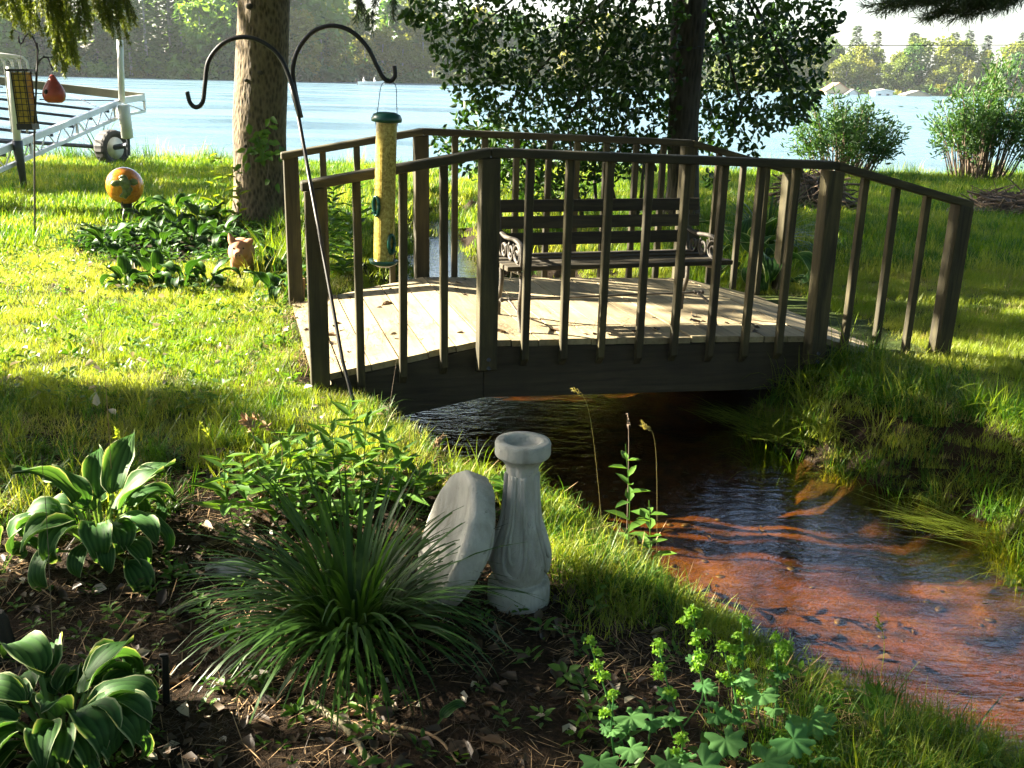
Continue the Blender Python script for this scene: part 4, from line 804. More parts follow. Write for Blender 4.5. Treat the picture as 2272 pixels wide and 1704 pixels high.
# ------------------------------------------------------------------ summer haze over the lake
g = G(); g.box((0, 690, 24), (850, 1420, 54)); t = NT('haze'); t.n.remove(t.p); pv = t.new('ShaderNodeVolumePrincipled'); pv.inputs['Color'].default_value = (.86, .95, 1, 1); pv.inputs['Density'].default_value = .00016; pv.inputs['Anisotropy'].default_value = .1; t.l(pv.outputs[0], t.out.inputs['Volume'])
hz_ = g.build('haze', t.m); hz_['kind'] = 'stuff'
# ------------------------------------------------------------------ trees beyond the left edge whose crowns dapple the garden
def shade_tree(name, label, trunk, zones, h0, h1, L=.17, mat='shade'):
    """crown: leaves that stand sunward of the ground zones (x0, x1, y0, y1, leaf area index, holes)"""
    o = thing(name, label, 'tree', (trunk[0], trunk[1], float(ground(*trunk)) - .05)); base = np.array(o.location); A = []
    for (x0, x1, y0, y1, lai, holes) in zones:
        n = int((x1 - x0) * (y1 - y0) * math.sin(ELEV) * lai / (L * L * .5 * .62 * .5)); p = np.stack([rng.uniform(x0, x1, n), rng.uniform(y0, y1, n), np.full(n, .15)], 1)
        p[:, 1] += .10 * np.sin(p[:, 0] * 3.1 + y0) + .05 * np.sin(p[:, 0] * 8.7)
        for (hx, hy, hr, hs) in holes: p = p[((p[:, 0] - hx) / (hr * hs)) ** 2 + ((p[:, 1] - hy) / hr) ** 2 > 1]
        h = h0 + (h1 - h0) * rng.beta(1.6, 1.6, len(p)); P = p + SUN * (h / SUN[2])[:, None]; A.append(P)
    P = np.concatenate(A); P = P[~inframe(P, .09)]; c0 = P.mean(0)
    V, Q = cards(P - base, L, .5, .35, .2); g = G(); top = c0 - base; g.tube(bez([(0, 0, -.3), (0, 0, .5), (top[0] * .1, top[1] * .1, h0 * .7), (top[0] * .5, top[1] * .5, (h0 + h1) / 2), (top[0], top[1], top[2] + .4)], 6), np.linspace(.2, .03, 25), 12); g.build('trunk', M['bark_pale'], o, smooth=True)
    for k in range(9):
        e = P[int(U(0, len(P)))] - base; s = np.array([top[0] * .3, top[1] * .3, h0 * .85]); g = G(); g.tube(bez([s, (s + e) / 2 + np.array([0, 0, .2]), e], 5), np.linspace(.05, .008, 11), 5); g.build('limb', M['bark_pale'], o, smooth=True)
    ob('crown', npmesh('crown', V, Q, M[mat]), o)
shade_tree('shade_tree', 'broadleaf tree beyond the left edge shading the front garden bed', (-9.5, 3.1), [(-.75, .8, 2.9, 3.06, 2.6, []), (.8, 1.3, 2.6, 3.02, 2.4, []), (.9, 3.6, .9, 2.55, 2.7, [(1.6, 2.3, .1, 2)]), (1.05, 3.2, 2.4, 2.98, 1.9, [(1.5, 2.85, .08, 2), (2.1, 2.7, .1, 2.5), (1.0, 2.85, .07, 2)]), (-2.8, .9, .9, 2.93, 3.0, [(-1.05, 2.25, .26, 1.3), (.92, 3.05, .12, 1.6), (1.0, 2.82, .08, 1.8), (-.72, 2.42, .10, 1.5), (-.05, 2.2, .06, 3), (.25, 2.15, .05, 3), (-.35, 2.5, .05, 2), (.55, 2.42, .12, 2.2), (.4, 2.25, .06, 2), (.75, 2.25, .06, 2), (1.6, 2.7, .1, 2), (.1, 2.75, .04, 3)])], 3.4, 6.6)
shade_tree('shade_tree', 'broadleaf tree beyond the left edge shading the strip of lawn below the hook stand', (-11, 5.6), [(-3.6, -1.1, 3.6, 4.46, 4.6, []), (-1.2, -.95, 3.72, 4.1, 2., []), (.5, 2.2, 4.05, 4.5, 1.7, [(1.0, 4.4, .07, 5)]), (1.0, 2.3, 3.5, 3.62, 1.4, []), (.7, 1.5, 3.75, 3.88, 1.0, []), (1.2, 2.3, 3.0, 3.2, 1.2, [])], 3.2, 6)
shade_tree('shade_tree', 'broadleaf tree beyond the left edge shading the right bank and the bridge end', (-9.5, 11.2), [(-1.1, 1.3, 6.72, 7.7, 2.6, []), (1.25, 3.0, 5.75, 7.0, 1.3, [(1.9, 6.85, .18, 3)]), (1.45, 1.9, 4.45, 5.2, 2.6, []), (1.9, 6.5, 3.6, 5.25, 3.2, [(2.4, 4.3, .16, 2.5), (2.0, 4.7, .1, 2)]), (2.4, 6.5, 5.85, 6.55, 3.2, []), (1.6, 5.8, 7.1, 9.6, 3.4, [(2.4, 8.6, .06, 5), (3.4, 7.9, .05, 5)])], 4.2, 7.2)
shade_tree('shade_tree', 'broadleaf tree beyond the left edge shading the far right lawn', (-10, 13.4), [(1.9, 9.5, 9.6, 16.2, 3.0, [(3.4, 13.2, .25, 5), (4, 11.6, .15, 6), (2.9, 12.3, .1, 5)])], 4.6, 8)
shade_tree('shade_tree', 'broadleaf tree beyond the left edge shading the lawn in front of the dock', (-16, 15.5), [(-9, -2.7, 11.3, 15.0, 2.2, [(-4, 13, .2, 4)])], 4.5, 8)
def sky_screen_tree(label, trunk, x0, x1, y0, y1, z0, z1, lai):  # unseen tree, added so its crown blocks sky light and deepens the shade
    o = thing('added_canopy_tree', label, 'tree', (trunk[0], trunk[1], float(ground(*trunk)) - .05)); base = np.array(o.location); L = .24
    n = int((x1 - x0) * (y1 - y0) * lai / (L * L * .5 * .62 * .75)); P = np.stack([rng.uniform(x0, x1, n), rng.uniform(y0, y1, n), rng.uniform(z0, z1, n)], 1); P[:, 2] += .9 * np.sin(P[:, 0] * 1.3) * np.cos(P[:, 1] * 1.1) - .05 * (P[:, 1] - (y0 + y1) / 2) ** 2 * .3
    P = P[(wob(P[:, 0], P[:, 1], .55) < .75) & (P[:, 2] > 4.2)]; P = P[~inframe(P, .06)]; V, Q = cards(P - base, L, .5, .9, .2); ob('crown', npmesh('crown', V, Q, M['shade']), o)
    g = G(); c_ = np.array([(x0 + x1) / 2, (y0 + y1) / 2, z1]) - base; wobtube(g, bez([(0, 0, -.2), (0, 0, .3), (0, 0, 2.5), (c_[0] * .2, c_[1] * .2, 4.5), (c_[0] * .5, c_[1] * .5, z1)], 6), np.linspace(.32, .1, 25), 16); g.build('trunk', M['bark_dark'], o, smooth=True)
    for k in range(8):
        e = P[int(U(0, len(P)))] - base; g = G(); g.tube(bez([(c_[0] * .1, c_[1] * .1, 3.6), e * .5 + np.array([0, 0, 2.2]), e], 5), np.linspace(.09, .012, 11), 6); g.build('limb', M['bark_dark'], o, smooth=True)
sky_screen_tree('unseen tree added behind the viewer to block sky light over the right of the garden', (3.2, -2.5), -.5, 7.5, -5, 10.5, 5.2, 8.2, 2.2)
sky_screen_tree('unseen tree added behind the viewer to block sky light over the left of the garden', (-3.4, -3.2), -7, .5, -6, 8.5, 6.2, 9., 2.0)
def leaf_screen(label, boxes):  # unseen wall of leaves added to cut ambient light from behind and the sides
    Ps = []
    for x0, x1, y0, y1, z1, n in boxes: Ps.append(np.stack([rng.uniform(x0, x1, n), rng.uniform(y0, y1, n), rng.uniform(0, 1, n) ** .8 * z1], 1))
    P = np.concatenate(Ps); P = P[(wob(P[:, 0] * .5, P[:, 2] * .6, .8) > -.9)]; P[:, 2] += ground(P[:, 0], P[:, 1]); P = P[~inframe(P, .08)]; V, Q = cards(P, .34, .55, .2, .1); o = ob('unseen_leaf_screen', npmesh('unseen_leaf_screen', V, Q, M['shade'])); o['kind'] = 'stuff'
leaf_screen('added leaf screen', [(-16, 16, -10, -7.5, 8.5, 9000), (9.5, 12, -8, 7, 8.5, 5200), (12, 15, 6, 17, 8, 3200), (-20, -17, -8, 12, 5.2, 4500), (-15, -13, -8, 1, 7, 2200)])
# ------------------------------------------------------------------ hostas
def hosta_leaf(L, W, pet, el, arch, seed):
    r = np.random.default_rng(seed); nl, nw = 12, 13; V = []; col = []; th = el; p = np.array([0., 0.]); pts = []
    for i in range(5): pts.append((p.copy(), th)); p = p + np.array([math.cos(th), math.sin(th)]) * pet / 4; th -= arch * .06
    p0 = pts[-1][0]; spine = []; p = p0.copy(); th2 = th
    for i in range(nl): spine.append((p.copy(), th2)); p = p + np.array([math.cos(th2), math.sin(th2)]) * L / (nl - 1); th2 -= arch * (.25 + .16 * i / nl)
    ph = r.uniform(0, 6); Q = []
    for i, (q, a) in enumerate(spine):
        t = i / (nl - 1); w_ = W / 2 * max(.03, math.sin(PI * min(1, t ** .66)) ** .85 * (1 + .05 * math.sin(14 * t + ph))) if t < 1 else W * .01
        for j in range(nw):
            s = (-1., -.9, -.75, -.6, -.45, -.22, 0., .22, .45, .6, .75, .9, 1.)[j]; cup = .22 * W * s * s * (1 - .5 * t) + .012 * math.sin(9 * t + ph + 2 * s) * abs(s) ** 2 * W / .1 + .0045 * (W / .08) * (1 if j % 2 else -1) * (1 - abs(s)) ** .3 * (abs(s) < .95)
            V.append((q[0] - math.sin(a) * cup, s * w_, q[1] + math.cos(a) * cup)); col.append((1. if abs(s) > .95 or (abs(s) > .6 and t > .97) else 0., (1. if j % 2 == 0 and abs(s) < .88 else 0.), 0, 1))
    for i in range(nl - 1):
        for j in range(nw - 1): Q.append((i * nw + j, i * nw + j + 1, (i + 1) * nw + j + 1, (i + 1) * nw + j))
    k = len(V)
    for q, a in pts:
        for s, z in ((-.006, .002), (0, -.004), (.006, .002)): V.append((q[0] - math.sin(a) * z, s, q[1] + math.cos(a) * z)); col.append((.12, 0, 0, 1))
    for i in range(4):
        for j in range(2): Q.append((k + i * 3 + j, k + i * 3 + j + 1, k + (i + 1) * 3 + j + 1, k + (i + 1) * 3 + j))
    return np.array(V), np.array(Q), np.array(col)
def hosta_meshes(mat, L, W, pet, tag_):
    ms = []
    for i, (el, ar) in enumerate(((1.25, .35), (1.05, .7), (.8, .95), (.55, 1.0), (.3, .8), (1.1, 1.15))):
        V, Q, c_ = hosta_leaf(L * U(.85, 1.1), W * U(.85, 1.1), pet, el, ar, i + 3); ms.append(npmesh('leaf', V, Q, mat, col=c_))
    return ms
HV = hosta_meshes(M['hosta'], .185, .086, .15, 'v')
def hosta(x, y, label, ms, n, s0, group=None, name='hosta_plant', upr=.35):
    o = thing(name, label, 'hosta', (x, y, float(ground(x, y)) - .01), group); a = U(0, 6.28)
    for i in range(n):
        k = i / n; a += 2.399 + U(-.25, .25); v = (0, 1, 5)[int(U(0, 3))] if k < upr else (2, 3, 2, 4, 5)[int(U(0, 5))]
        l = ob('leaf', ms[v], o); sc_ = s0 * U(.8, 1.15) * (.85 + .25 * (1 - k)); l.scale = (sc_,) * 3; l.rotation_euler = (U(-.2, .2), U(-.12, .12), a); l.location = (math.cos(a) * .02, math.sin(a) * .02, 0)
    return o
q = at(232, 1248, 0); hosta(q[0], q[1], 'large sunlit hosta with white edged leaves on the left beside the mulch', HV, 36, 1.12, upr=.5)
q = at(135, 1660, 0); hosta(q[0], q[1], 'large hosta with cream edged leaves in the bottom left corner', HV, 46, 1.05, upr=.4)
q = at(1300, 1165, 0); hosta(q[0], q[1], 'small young hosta in the sun to the right of the pedestal', HV, 5, .5)
q = at(-10, 1290, 0); hosta(q[0], q[1], 'hosta leaves poking in at the left edge below the large sunlit hosta', HV, 7, .6)
# single leaf plants
q = at(965, 1625, 0); o = thing('seedling', 'single broad green leaf standing in the mulch below the daylily', 'seedling', (q[0], q[1], float(ground(q[0], q[1])))); HG = hosta_meshes(M['hostag'], .15, .062, .07, 'g'); l = ob('leaf', HG[1], o); l.rotation_euler = (.3, -.2, .6); l.scale = (.6,) * 3
# hosta bed round the pine trunk
k = 0
spots = [(230, 505), (240, 520), (300, 490), (330, 450), (310, 545), (360, 510), (395, 470), (385, 540), (345, 585), (430, 500), (450, 455), (420, 560), (470, 540), (490, 490), (400, 600), (465, 590), (505, 560), (525, 510), (600, 520), (620, 560), (640, 600), (585, 580), (560, 545), (440, 430), (390, 435), (300, 440), (620, 620), (480, 450), (350, 480), (280, 600), (300, 570)]
for px, py in spots:
    q = at(px, py + 45, .22)
    if (q[0] - tx) ** 2 + (q[1] - ty) ** 2 < .16 or (-.75 < q[0] + 2.03 < .25 and -.35 < q[1] - 7.43 < .40): continue
    hosta(q[0], q[1], 'green hosta in the bed round the big sunlit tree trunk', HG, 12, U(1.15, 1.6), 'hostas round the big tree trunk', upr=.4)
for px, py, lb in ((1640, 585, 'dark hosta behind the bench at the right side of the bridge'), (1690, 600, 'dark hosta by the far railing at the bridge right end')):
    q = at(px, py + 30, .22); hosta(q[0], q[1], lb, HV, 16, 1.5)
# ------------------------------------------------------------------ daylily clumps
def strap(x, y, label, n, H, W, mat, name='daylily_clump', spread=1., nfront=26):
    o = thing(name, label, 'daylily', (x, y, float(ground(x, y)) - .02)); az = rng.uniform(0, 2 * PI, n); r0 = np.sqrt(rng.uniform(0, 1, n)) * .085; P = np.stack([np.cos(az) * r0, np.sin(az) * r0, np.zeros(n)], 1)
    lean = rng.uniform(.05, .75, n) * spread; curl = rng.uniform(.9, 2.7, n) * (.5 + lean); V, Q = blades(P, H * rng.uniform(.7, 1.15, n), W * rng.uniform(.7, 1.25, n), az + rng.normal(0, .3, n), lean, curl, 8)
    f_ = ob('foliage', npmesh('foliage', V, Q, mat), o); f_['kind'] = 'stuff'
    for i in range(nfront):
        a = -PI / 2 + U(-1.3, 1.3); V, Q = blades(np.array([[math.cos(a) * .07, math.sin(a) * .07, 0.]]), H * U(.75, 1.05), W * 1.2, np.array([a + U(-.3, .3)]), U(.35, .75), U(1., 2.0), 9); ob('leaf', npmesh('leaf', V, Q, mat), o)
    return o
q = at(785, 1418, 0); strap(q[0], q[1], 'broad arching daylily clump with dark strap leaves in front of the bowl', 430, .55, .0165, M['daylily'])
q = at(1700, 560, .22); strap(q[0], q[1], 'dark clump of strap leaves and dry stalks beside the bench behind the far railing', 150, .75, .02, M['daylily'], nfront=0)
q = at(2105, 1530, -.06); o = strap(q[0], q[1], 'tuft of upright rush blades at the stream edge in the lower right', 34, .30, .011, M['grasslush'], 'rush_tuft', .7, 0); o['category'] = 'rushes'
# reeds at the lake edge
q = at(385, 352, .0); o = strap(q[0], 16.4, 'dark upright reeds at the water between the dock wheel and the big trunk', 26, .75, .03, M['daylily'], 'reed_tuft', .55, 0); o['category'] = 'reeds'
# ------------------------------------------------------------------ flowering downy plant at lower right
def lobed(R_, nl=7, seed=0):
    r = np.random.default_rng(seed); n = nl * 6; V = [(0, 0, 0)]; Q = []; rings = 3
    for k in range(1, rings + 1):
        for j in range(n + 1):
            t = -PI * .86 + 2 * PI * .86 * j / n; lob = 1 - .30 * (.5 - .5 * math.cos(t * nl / .86)) ** 1.5 * (k / rings) - .05 * (j % 2) * (k == rings) + .08 * math.sin(2 * t + seed * 1.7) * (k / rings); rr = R_ * k / rings * lob
            V.append((rr * math.cos(t), rr * math.sin(t), R_ * (.05 * (k / rings) * math.cos(t * nl / .86) - .12 * (k / rings) ** 2 + .10 * (k / rings) * math.sin(2 * t + seed) + .05 * math.sin(5 * t + 2 * seed) * (k / rings) ** 2)))
    for j in range(n): Q.append((0, 1 + j, 2 + j, 0))
    Q = []; tri = [(0, 1 + j, 2 + j) for j in range(n)]
    for k in range(rings - 1):
        a, b = 1 + k * (n + 1), 1 + (k + 1) * (n + 1)
        for j in range(n): tri += [(a + j, b + j, b + j + 1), (a + j, b + j + 1, a + j + 1)]
    return npmesh('leaf', V, tri, M['mantle'])
LM = [lobed(1., 7, i) for i in range(4)]
def bloom_mesh(seed):
    n = 70; d = nrm(rng.normal(size=(n, 3))) * rng.uniform(.4, 1, (n, 1)); d[:, 2] = np.abs(d[:, 2]) * .8; V, Q = cards(d, .55, .8, 1., 0); return npmesh('flower_cluster', V, Q, M['bloom'])
BM = [bloom_mesh(i) for i in range(3)]
LB = ['leftmost and lowest of the yellow green flower stems, standing apart', 'yellow green flower stem leaning left in the middle of the group', 'tallest yellow green flower stem, standing at the back of the group', 'flower stem with stacked pale green heads in the centre of the group', 'flower stem at the top right of the group beside the sunlit bank', 'rightmost yellow green flower stem with a big leaf at its foot', 'short flower stem at the bottom edge between two broad leaves', 'small flower stem low in the middle left of the group']
stems = [((1308, 1425), (1385, 1710), 2.24, 5), ((1462, 1435), (1520, 1690), 2.28, 5), ((1538, 1360), (1575, 1700), 2.34, 6), ((1606, 1440), (1640, 1700), 2.27, 6), ((1648, 1375), (1655, 1690), 2.36, 6), ((1722, 1415), (1710, 1690), 2.33, 7), ((1512, 1640), (1510, 1760), 2.12, 2), ((1362, 1540), (1365, 1720), 2.18, 2)]
for (a_, b_, yy, nb), lb in zip(stems, LB):
    tp = aty(*a_, yy); bs = aty(*b_, yy + U(-.02, .02)); bs[2] = float(ground(bs[0], bs[1])); o = thing('flowering_herb', lb, 'flowering plant', bs, 'yellow green flowering herbs at the lower right'); T = tp - bs; g = G(); sp3 = bez([(0, 0, -.01), T * .5 + np.array([U(-.01, .01), 0, 0]), T], 8); g.tube(sp3, np.linspace(.0034, .0018, len(sp3)), 6); g.build('stem', M['mantle'], o, smooth=True)
    for i in range(nb):
        f = 1 - .55 * i / max(nb, 1); p = sp3[min(len(sp3) - 1, int(f * (len(sp3) - 1)))]; e = p + np.array([U(-.028, .028), U(-.02, .02), U(.0, .018)]) * (0 if i == 0 else 1)
        if i: g = G(); g.tube([p, e], .0013, 4); g.build('stalk', M['mantle'], o)
        bl = ob('flower_cluster', BM[int(U(0, 3))], o); bl.location = e; bl.scale = (U(.013, .022),) * 3; bl.rotation_euler = (U(-.4, .4), U(-.4, .4), U(0, 6))
    for i in range(4):
        f = U(.25, .8); p = sp3[int(f * (len(sp3) - 1))]; l = ob('leaf', LM[int(U(0, 4))], o); s = U(.018, .034) * (1.4 - f); l.location = p + np.array([U(-.02, .02), U(-.02, .02), 0]); l.scale = (s, s, s); l.rotation_euler = (U(-.5, .5), U(-.1, .6), U(0, 6))
for i, (px, py, r, yy) in enumerate(((1400, 1590, .052, 2.2), (1445, 1600, .05, 2.22), (1490, 1590, .045, 2.25), (1590, 1585, .04, 2.25), (1610, 1640, .06, 2.15), (1690, 1540, .06, 2.25), (1700, 1690, .09, 2.1), (1800, 1600, .075, 2.25), (1330, 1690, .06, 2.1), (1480, 1690, .05, 2.08), (1640, 1500, .045, 2.3), (1560, 1520, .035, 2.3), (1830, 1680, .05, 2.1), (1400, 1660, .05, 2.12), (1560, 1700, .07, 2.05), (1760, 1640, .07, 2.15))):
    p = aty(px, py, yy); gz = float(ground(p[0], p[1])); o = thing('downy_leaf_plant', 'broad lobed downy leaf among the yellow green flowering herbs', 'plant', (p[0], p[1], gz), 'broad downy leaves at the foot of the herbs'); hgt = max(.03, p[2] - gz); g = G(); g.tube(bez([(U(-.05, .05), U(0, .06), -.01), (0, .01, hgt * .6), (0, 0, hgt)], 5), .0022, 5); g.build('stem', M['mantle'], o)
    l = ob('leaf', LM[i % 4], o); l.location = (0, 0, hgt); l.scale = (r * .85,) * 3; l.rotation_euler = (U(.1, .6), U(-.3, .4), U(-2.6, -.6))
# ------------------------------------------------------------------ leafy weeds behind the daylily
wl = []
def weed(px0, py0, px1, py1, yy, label, n=15, L=.155, W=.27, mat='weed', group='leafy weeds behind the daylily', name='leafy_weed', rmax=.0028):
    bs = aty(px1, py1, yy); bs[2] = float(ground(bs[0], bs[1])); T = aty(px0, py0, yy) - bs; o = thing(name, label, 'weed', bs, group); g = G(); s3 = bez([(0, 0, -.01), T * .5 + rng.normal(size=3) * .012, T], 8); g.tube(s3, np.linspace(rmax, .0012, len(s3)), 5); g.build('stem', M[mat], o)
    a = U(0, 6)
    for i in range(n):
        f = .18 + .82 * (i + .5) / n; p = s3[min(len(s3) - 1, int(f * (len(s3) - 1)))]; a += 2.4; D = np.array([[math.cos(a), math.sin(a), U(.1, .7)]]); ll = L * U(.7, 1.15) * (1.15 - .55 * f)
        V, Q = leaves(np.zeros((1, 3)), D, np.array([[0, 0, 1.]]), ll, ll * W, .2, .16); l = ob('leaf', npmesh('leaf', V, Q, M[mat]), o); l.location = p
WS = [(500, 1005, 520, 1180, 3.35), (540, 1015, 560, 1170, 3.4), (585, 975, 600, 1180, 3.55), (640, 950, 660, 1190, 3.5), (690, 955, 700, 1190, 3.6), (735, 925, 745, 1190, 3.55), (775, 880, 790, 1150, 3.7), (815, 915, 815, 1180, 3.6), (855, 950, 850, 1190, 3.5), (890, 985, 880, 1200, 3.45), (660, 1060, 670, 1230, 3.3), (720, 1040, 730, 1230, 3.3), (610, 1040, 620, 1230, 3.35), (780, 1030, 780, 1230, 3.3), (930, 1040, 925, 1200, 3.5)]
for i, a in enumerate(WS): weed(*a, ['leafy green weed with pointed leaves standing in the sun behind the daylily clump'][0])
for (a, lb) in (((1388, 985, 1395, 1130, 3.75), 'broad leafed weed on the sunny stream bank right of the pedestal'), ((1440, 1110, 1460, 1215, 3.55), 'small bright weed on the bank edge below the broad leafed weed'), ((1120, 1070, 1130, 1150, 3.6), 'low sunlit weed just behind the pedestal')):
    weed(*a, lb, 18, .115, .42, 'weed', None, 'broadleaf_weed')
for a in ((735, 440, 740, 590, 8.2), (770, 470, 780, 620, 7.9), (720, 500, 715, 640, 7.6), (760, 540, 760, 650, 7.4), (700, 440, 690, 600, 8.8), (790, 400, 800, 560, 9.2), (740, 390, 735, 550, 9.4)):
    weed(*a, 'bright leafy weed seen between the left railings by the stream', 26, .17, .4, 'weed', 'weeds between the left railings', rmax=.006)
for a in ((490, 345, 500, 440, 9.9), (520, 370, 530, 450, 9.7), (465, 340, 475, 420, 10.2)):
    weed(*a, 'yellow green sapling leaves in the sun just left of the big trunk', 11, .15, .5, 'weedy', 'yellow green saplings left of the big trunk', rmax=.006)
# creeper on the trunk
o = thing('creeper', 'bright green creeper leaves clinging to the front of the big trunk', 'creeper', (tx, ty - .28, gz)); o.location[2] = float(ground(tx, ty)); bo_ = np.array(o.location)
for px0, py0, n in ((575, 275, 5), (600, 300, 7), (570, 320, 9), (610, 340, 6), (560, 345, 6), (620, 405, 2), (585, 330, 7)):
    for i in range(n):
        p = aty(px0 + U(-28, 28), py0 + U(-22, 22), ty - U(.28, .38)) - bo_; V, Q = leaves(np.zeros((1, 3)), np.array([[U(-1, 1), U(-.6, .1), U(-.9, .2)]]), np.array([[U(-.4, .4), -1., U(0, .6)]]), U(.07, .12), U(.045, .07), .2, .2); l = ob('leaf', npmesh('leaf', V, Q, M['weed']), o); l.location = p
g = G(); g.tube([aty(590, 420, ty - .3) - bo_, aty(600, 340, ty - .28) - bo_, aty(580, 275, ty - .27) - bo_], .006, 5); g.build('vine_stem', M['twig'], o)
# dried stalks and tall seed grasses
def stalk(P, label, name='dried_stalk', mat='dry', r=.0022, heads=0, cat_='stalk', hl=.03, hw=.35):
    P = [np.array(p, float) for p in P]; b = P[0].copy(); b[2] = float(ground(b[0], b[1])) if True else b[2]; o = thing(name, label, cat_, b); s = bez([P[0] * 0 + np.array([0, 0, -.02])] + [p - b for p in P[1:]], 8); g = G(); g.tube(s, np.linspace(r, r * .5, len(s)), 5); g.build('stem', M[mat], o)
    if heads:
        t = rng.uniform(.72, 1, heads) * (len(s) - 1); i0 = np.minimum(t.astype(int), len(s) - 2); p = s[i0] + (s[i0 + 1] - s[i0]) * (t - i0)[:, None]; ax = nrm(s[-1] - s[-3]); V, Q = leaves(p + rng.normal(size=p.shape) * .003, nrm(ax + rng.normal(size=p.shape) * .55), rng.normal(size=p.shape), hl * rng.uniform(.5, 1.2, heads), hl * hw, .25, .2); ob('seed_head', npmesh('seed_head', V, Q, M[mat]), o)
stalk([aty(245, 1075, 3.3), aty(235, 860, 3.3), aty(216, 640, 3.3)], 'tall thin brown stem rising in front of the bright left lawn', r=.0016)
stalk([aty(115, 1480, 2.45), aty(105, 1180, 2.45), aty(92, 1010, 2.45)], 'thin dark stem standing at the left in front of the large sunlit hosta', r=.0014, mat='twig')
stalk([aty(600, 1130, 3.4), aty(575, 1040, 3.4), aty(560, 960, 3.4), aty(545, 930, 3.42)], 'dried brown goldenrod head drooping over the shaded lawn left of the weeds', heads=70)
stalk([aty(605, 1100, 3.45), aty(625, 990, 3.45), aty(565, 925, 3.45)], 'dried brown stalk crossing diagonally behind the leafy weeds', heads=14)
stalk([aty(900, 1090, 3.5), aty(940, 1030, 3.5), aty(985, 960, 3.5)], 'thin orange dry stalk leaning right toward the stream', heads=14)
stalk([aty(1400, 1110, 3.8), aty(1395, 1010, 3.8), aty(1393, 918, 3.8)], 'stem with a small round seed head beside the broad leafed weed', heads=10, mat='twig', hl=.014, hw=.8)
stalk([aty(1360, 1050, 3.9), aty(1310, 930, 3.9), aty(1270, 860, 3.9)], 'slender grass stem with open seed head in front of the dark beam', 'seed_grass', 'grassdry', .0006, 26, 'grass stem', .022, .15)
stalk([aty(1475, 1095, 3.6), aty(1455, 1000, 3.6), aty(1425, 940, 3.6)], 'slim grass head leaning left over the dark water', 'seed_grass', 'grassdry', .0006, 44, 'grass stem', .018, .2)
stalk([aty(295, 1060, 3.5), aty(275, 1000, 3.5), aty(258, 955, 3.5)], 'green grass seed head above the large sunlit hosta', 'seed_grass', 'grass', .0014, 30, 'grass stem', .02, .25)
stalk([aty(490, 1060, 3.5), aty(478, 1000, 3.5), aty(448, 938, 3.5)], 'thin green grass head between the hosta and the weeds', 'seed_grass', 'grass', .0014, 22, 'grass stem', .02, .25)
stalk([aty(1950, 1510, 2.9), aty(1962, 1440, 2.9), aty(1945, 1370, 2.9)], 'tall green seed grass at the stream edge in the lower right', 'seed_grass', 'grass', .0014, 30, 'grass stem', .02, .2)
stalk([aty(840, 1080, 3.7), aty(865, 900, 3.75), aty(880, 800, 3.8)], 'thin bare stem leaning against the view of the bridge beam', r=.0016, mat='twig')
# sticks, stump, stake
def stickobj(P, r, label, name='fallen_stick', mat='mossy'):
    P = [np.array(p, float) for p in P]
    for p in P: p[2] = float(ground(p[0], p[1])) + r * .8
    o = thing(name, label, 'stick', P[0]); s = bez([p - P[0] for p in P], 8); s += rng.normal(size=s.shape) * r * .18; g = G(); g.tube(s, np.linspace(r, r * .6, len(s)), 8); g.build('branch_body', M[mat], o, smooth=True)
    g = G(); k = len(s) // 2; g.tube([s[k], s[k] + np.array([.05, .02, .02])], [r * .5, r * .2], 5); g.build('twig', M[mat], o)
stickobj([at(690, 1560), at(760, 1620), at(815, 1690), at(850, 1750)], .011, 'mossy grey branch lying below the daylily clump')
stickobj([at(740, 1600), at(860, 1630), at(930, 1650)], .006, 'thin dark stick lying across the mossy branch')
stickobj([at(850, 1610), at(960, 1640), at(1020, 1700)], .005, 'pale twig lying to the right of the mossy branch', mat='dry')
stickobj([at(-20, 1265), at(60, 1300), at(130, 1335)], .004, 'pale straight twig at the left edge below the large sunlit hosta', mat='dry')
stickobj([at(215, 1480), at(290, 1400), at(330, 1370)], .007, 'short pale stick pointing up between the two large hostas', mat='dry')
stickobj([at(1640, 1420, -.05), at(1700, 1440, -.05), at(1740, 1432, -.05)], .004, 'short bleached twig on the bank above the flower stems', mat='dry')
stickobj([at(1870, 1700), at(1920, 1640), at(1960, 1590)], .004, 'thin dry stick among the grass at the bottom right', mat='dry')
stickobj([at(390, 1370), at(460, 1335), at(540, 1330)], .012, 'grey bark covered stick left of the daylily clump', mat='twig')
q = at(-15, 1450, 0); o = thing('tree_stump', 'dark bark of a stump at the left edge above the corner hosta', 'stump', (q[0] - .02, q[1], -.02)); g = G(); g.lathe([(0, 0), (.075, 0), (.07, .06), (.062, .13), (.055, .15), (0, .145)], 20, fn=lambda r, z, t: r * (1 + .12 * math.sin(5 * t))); g.build('stump_body', M['bark_dark'], o)
q = at(372, 1560, 0); o = thing('garden_stake', 'short black stake upright beside the corner hosta', 'stake', (q[0], q[1], float(ground(q[0], q[1])) - .02)); g = G(); g.box((0, 0, .085), (.018, .008, .17), rot(0, .05, .2)); g.box((0, 0, .172), (.022, .010, .008), rot(0, .05, .2)); g.build('stake_body', M['black'], o, bevel=.001)
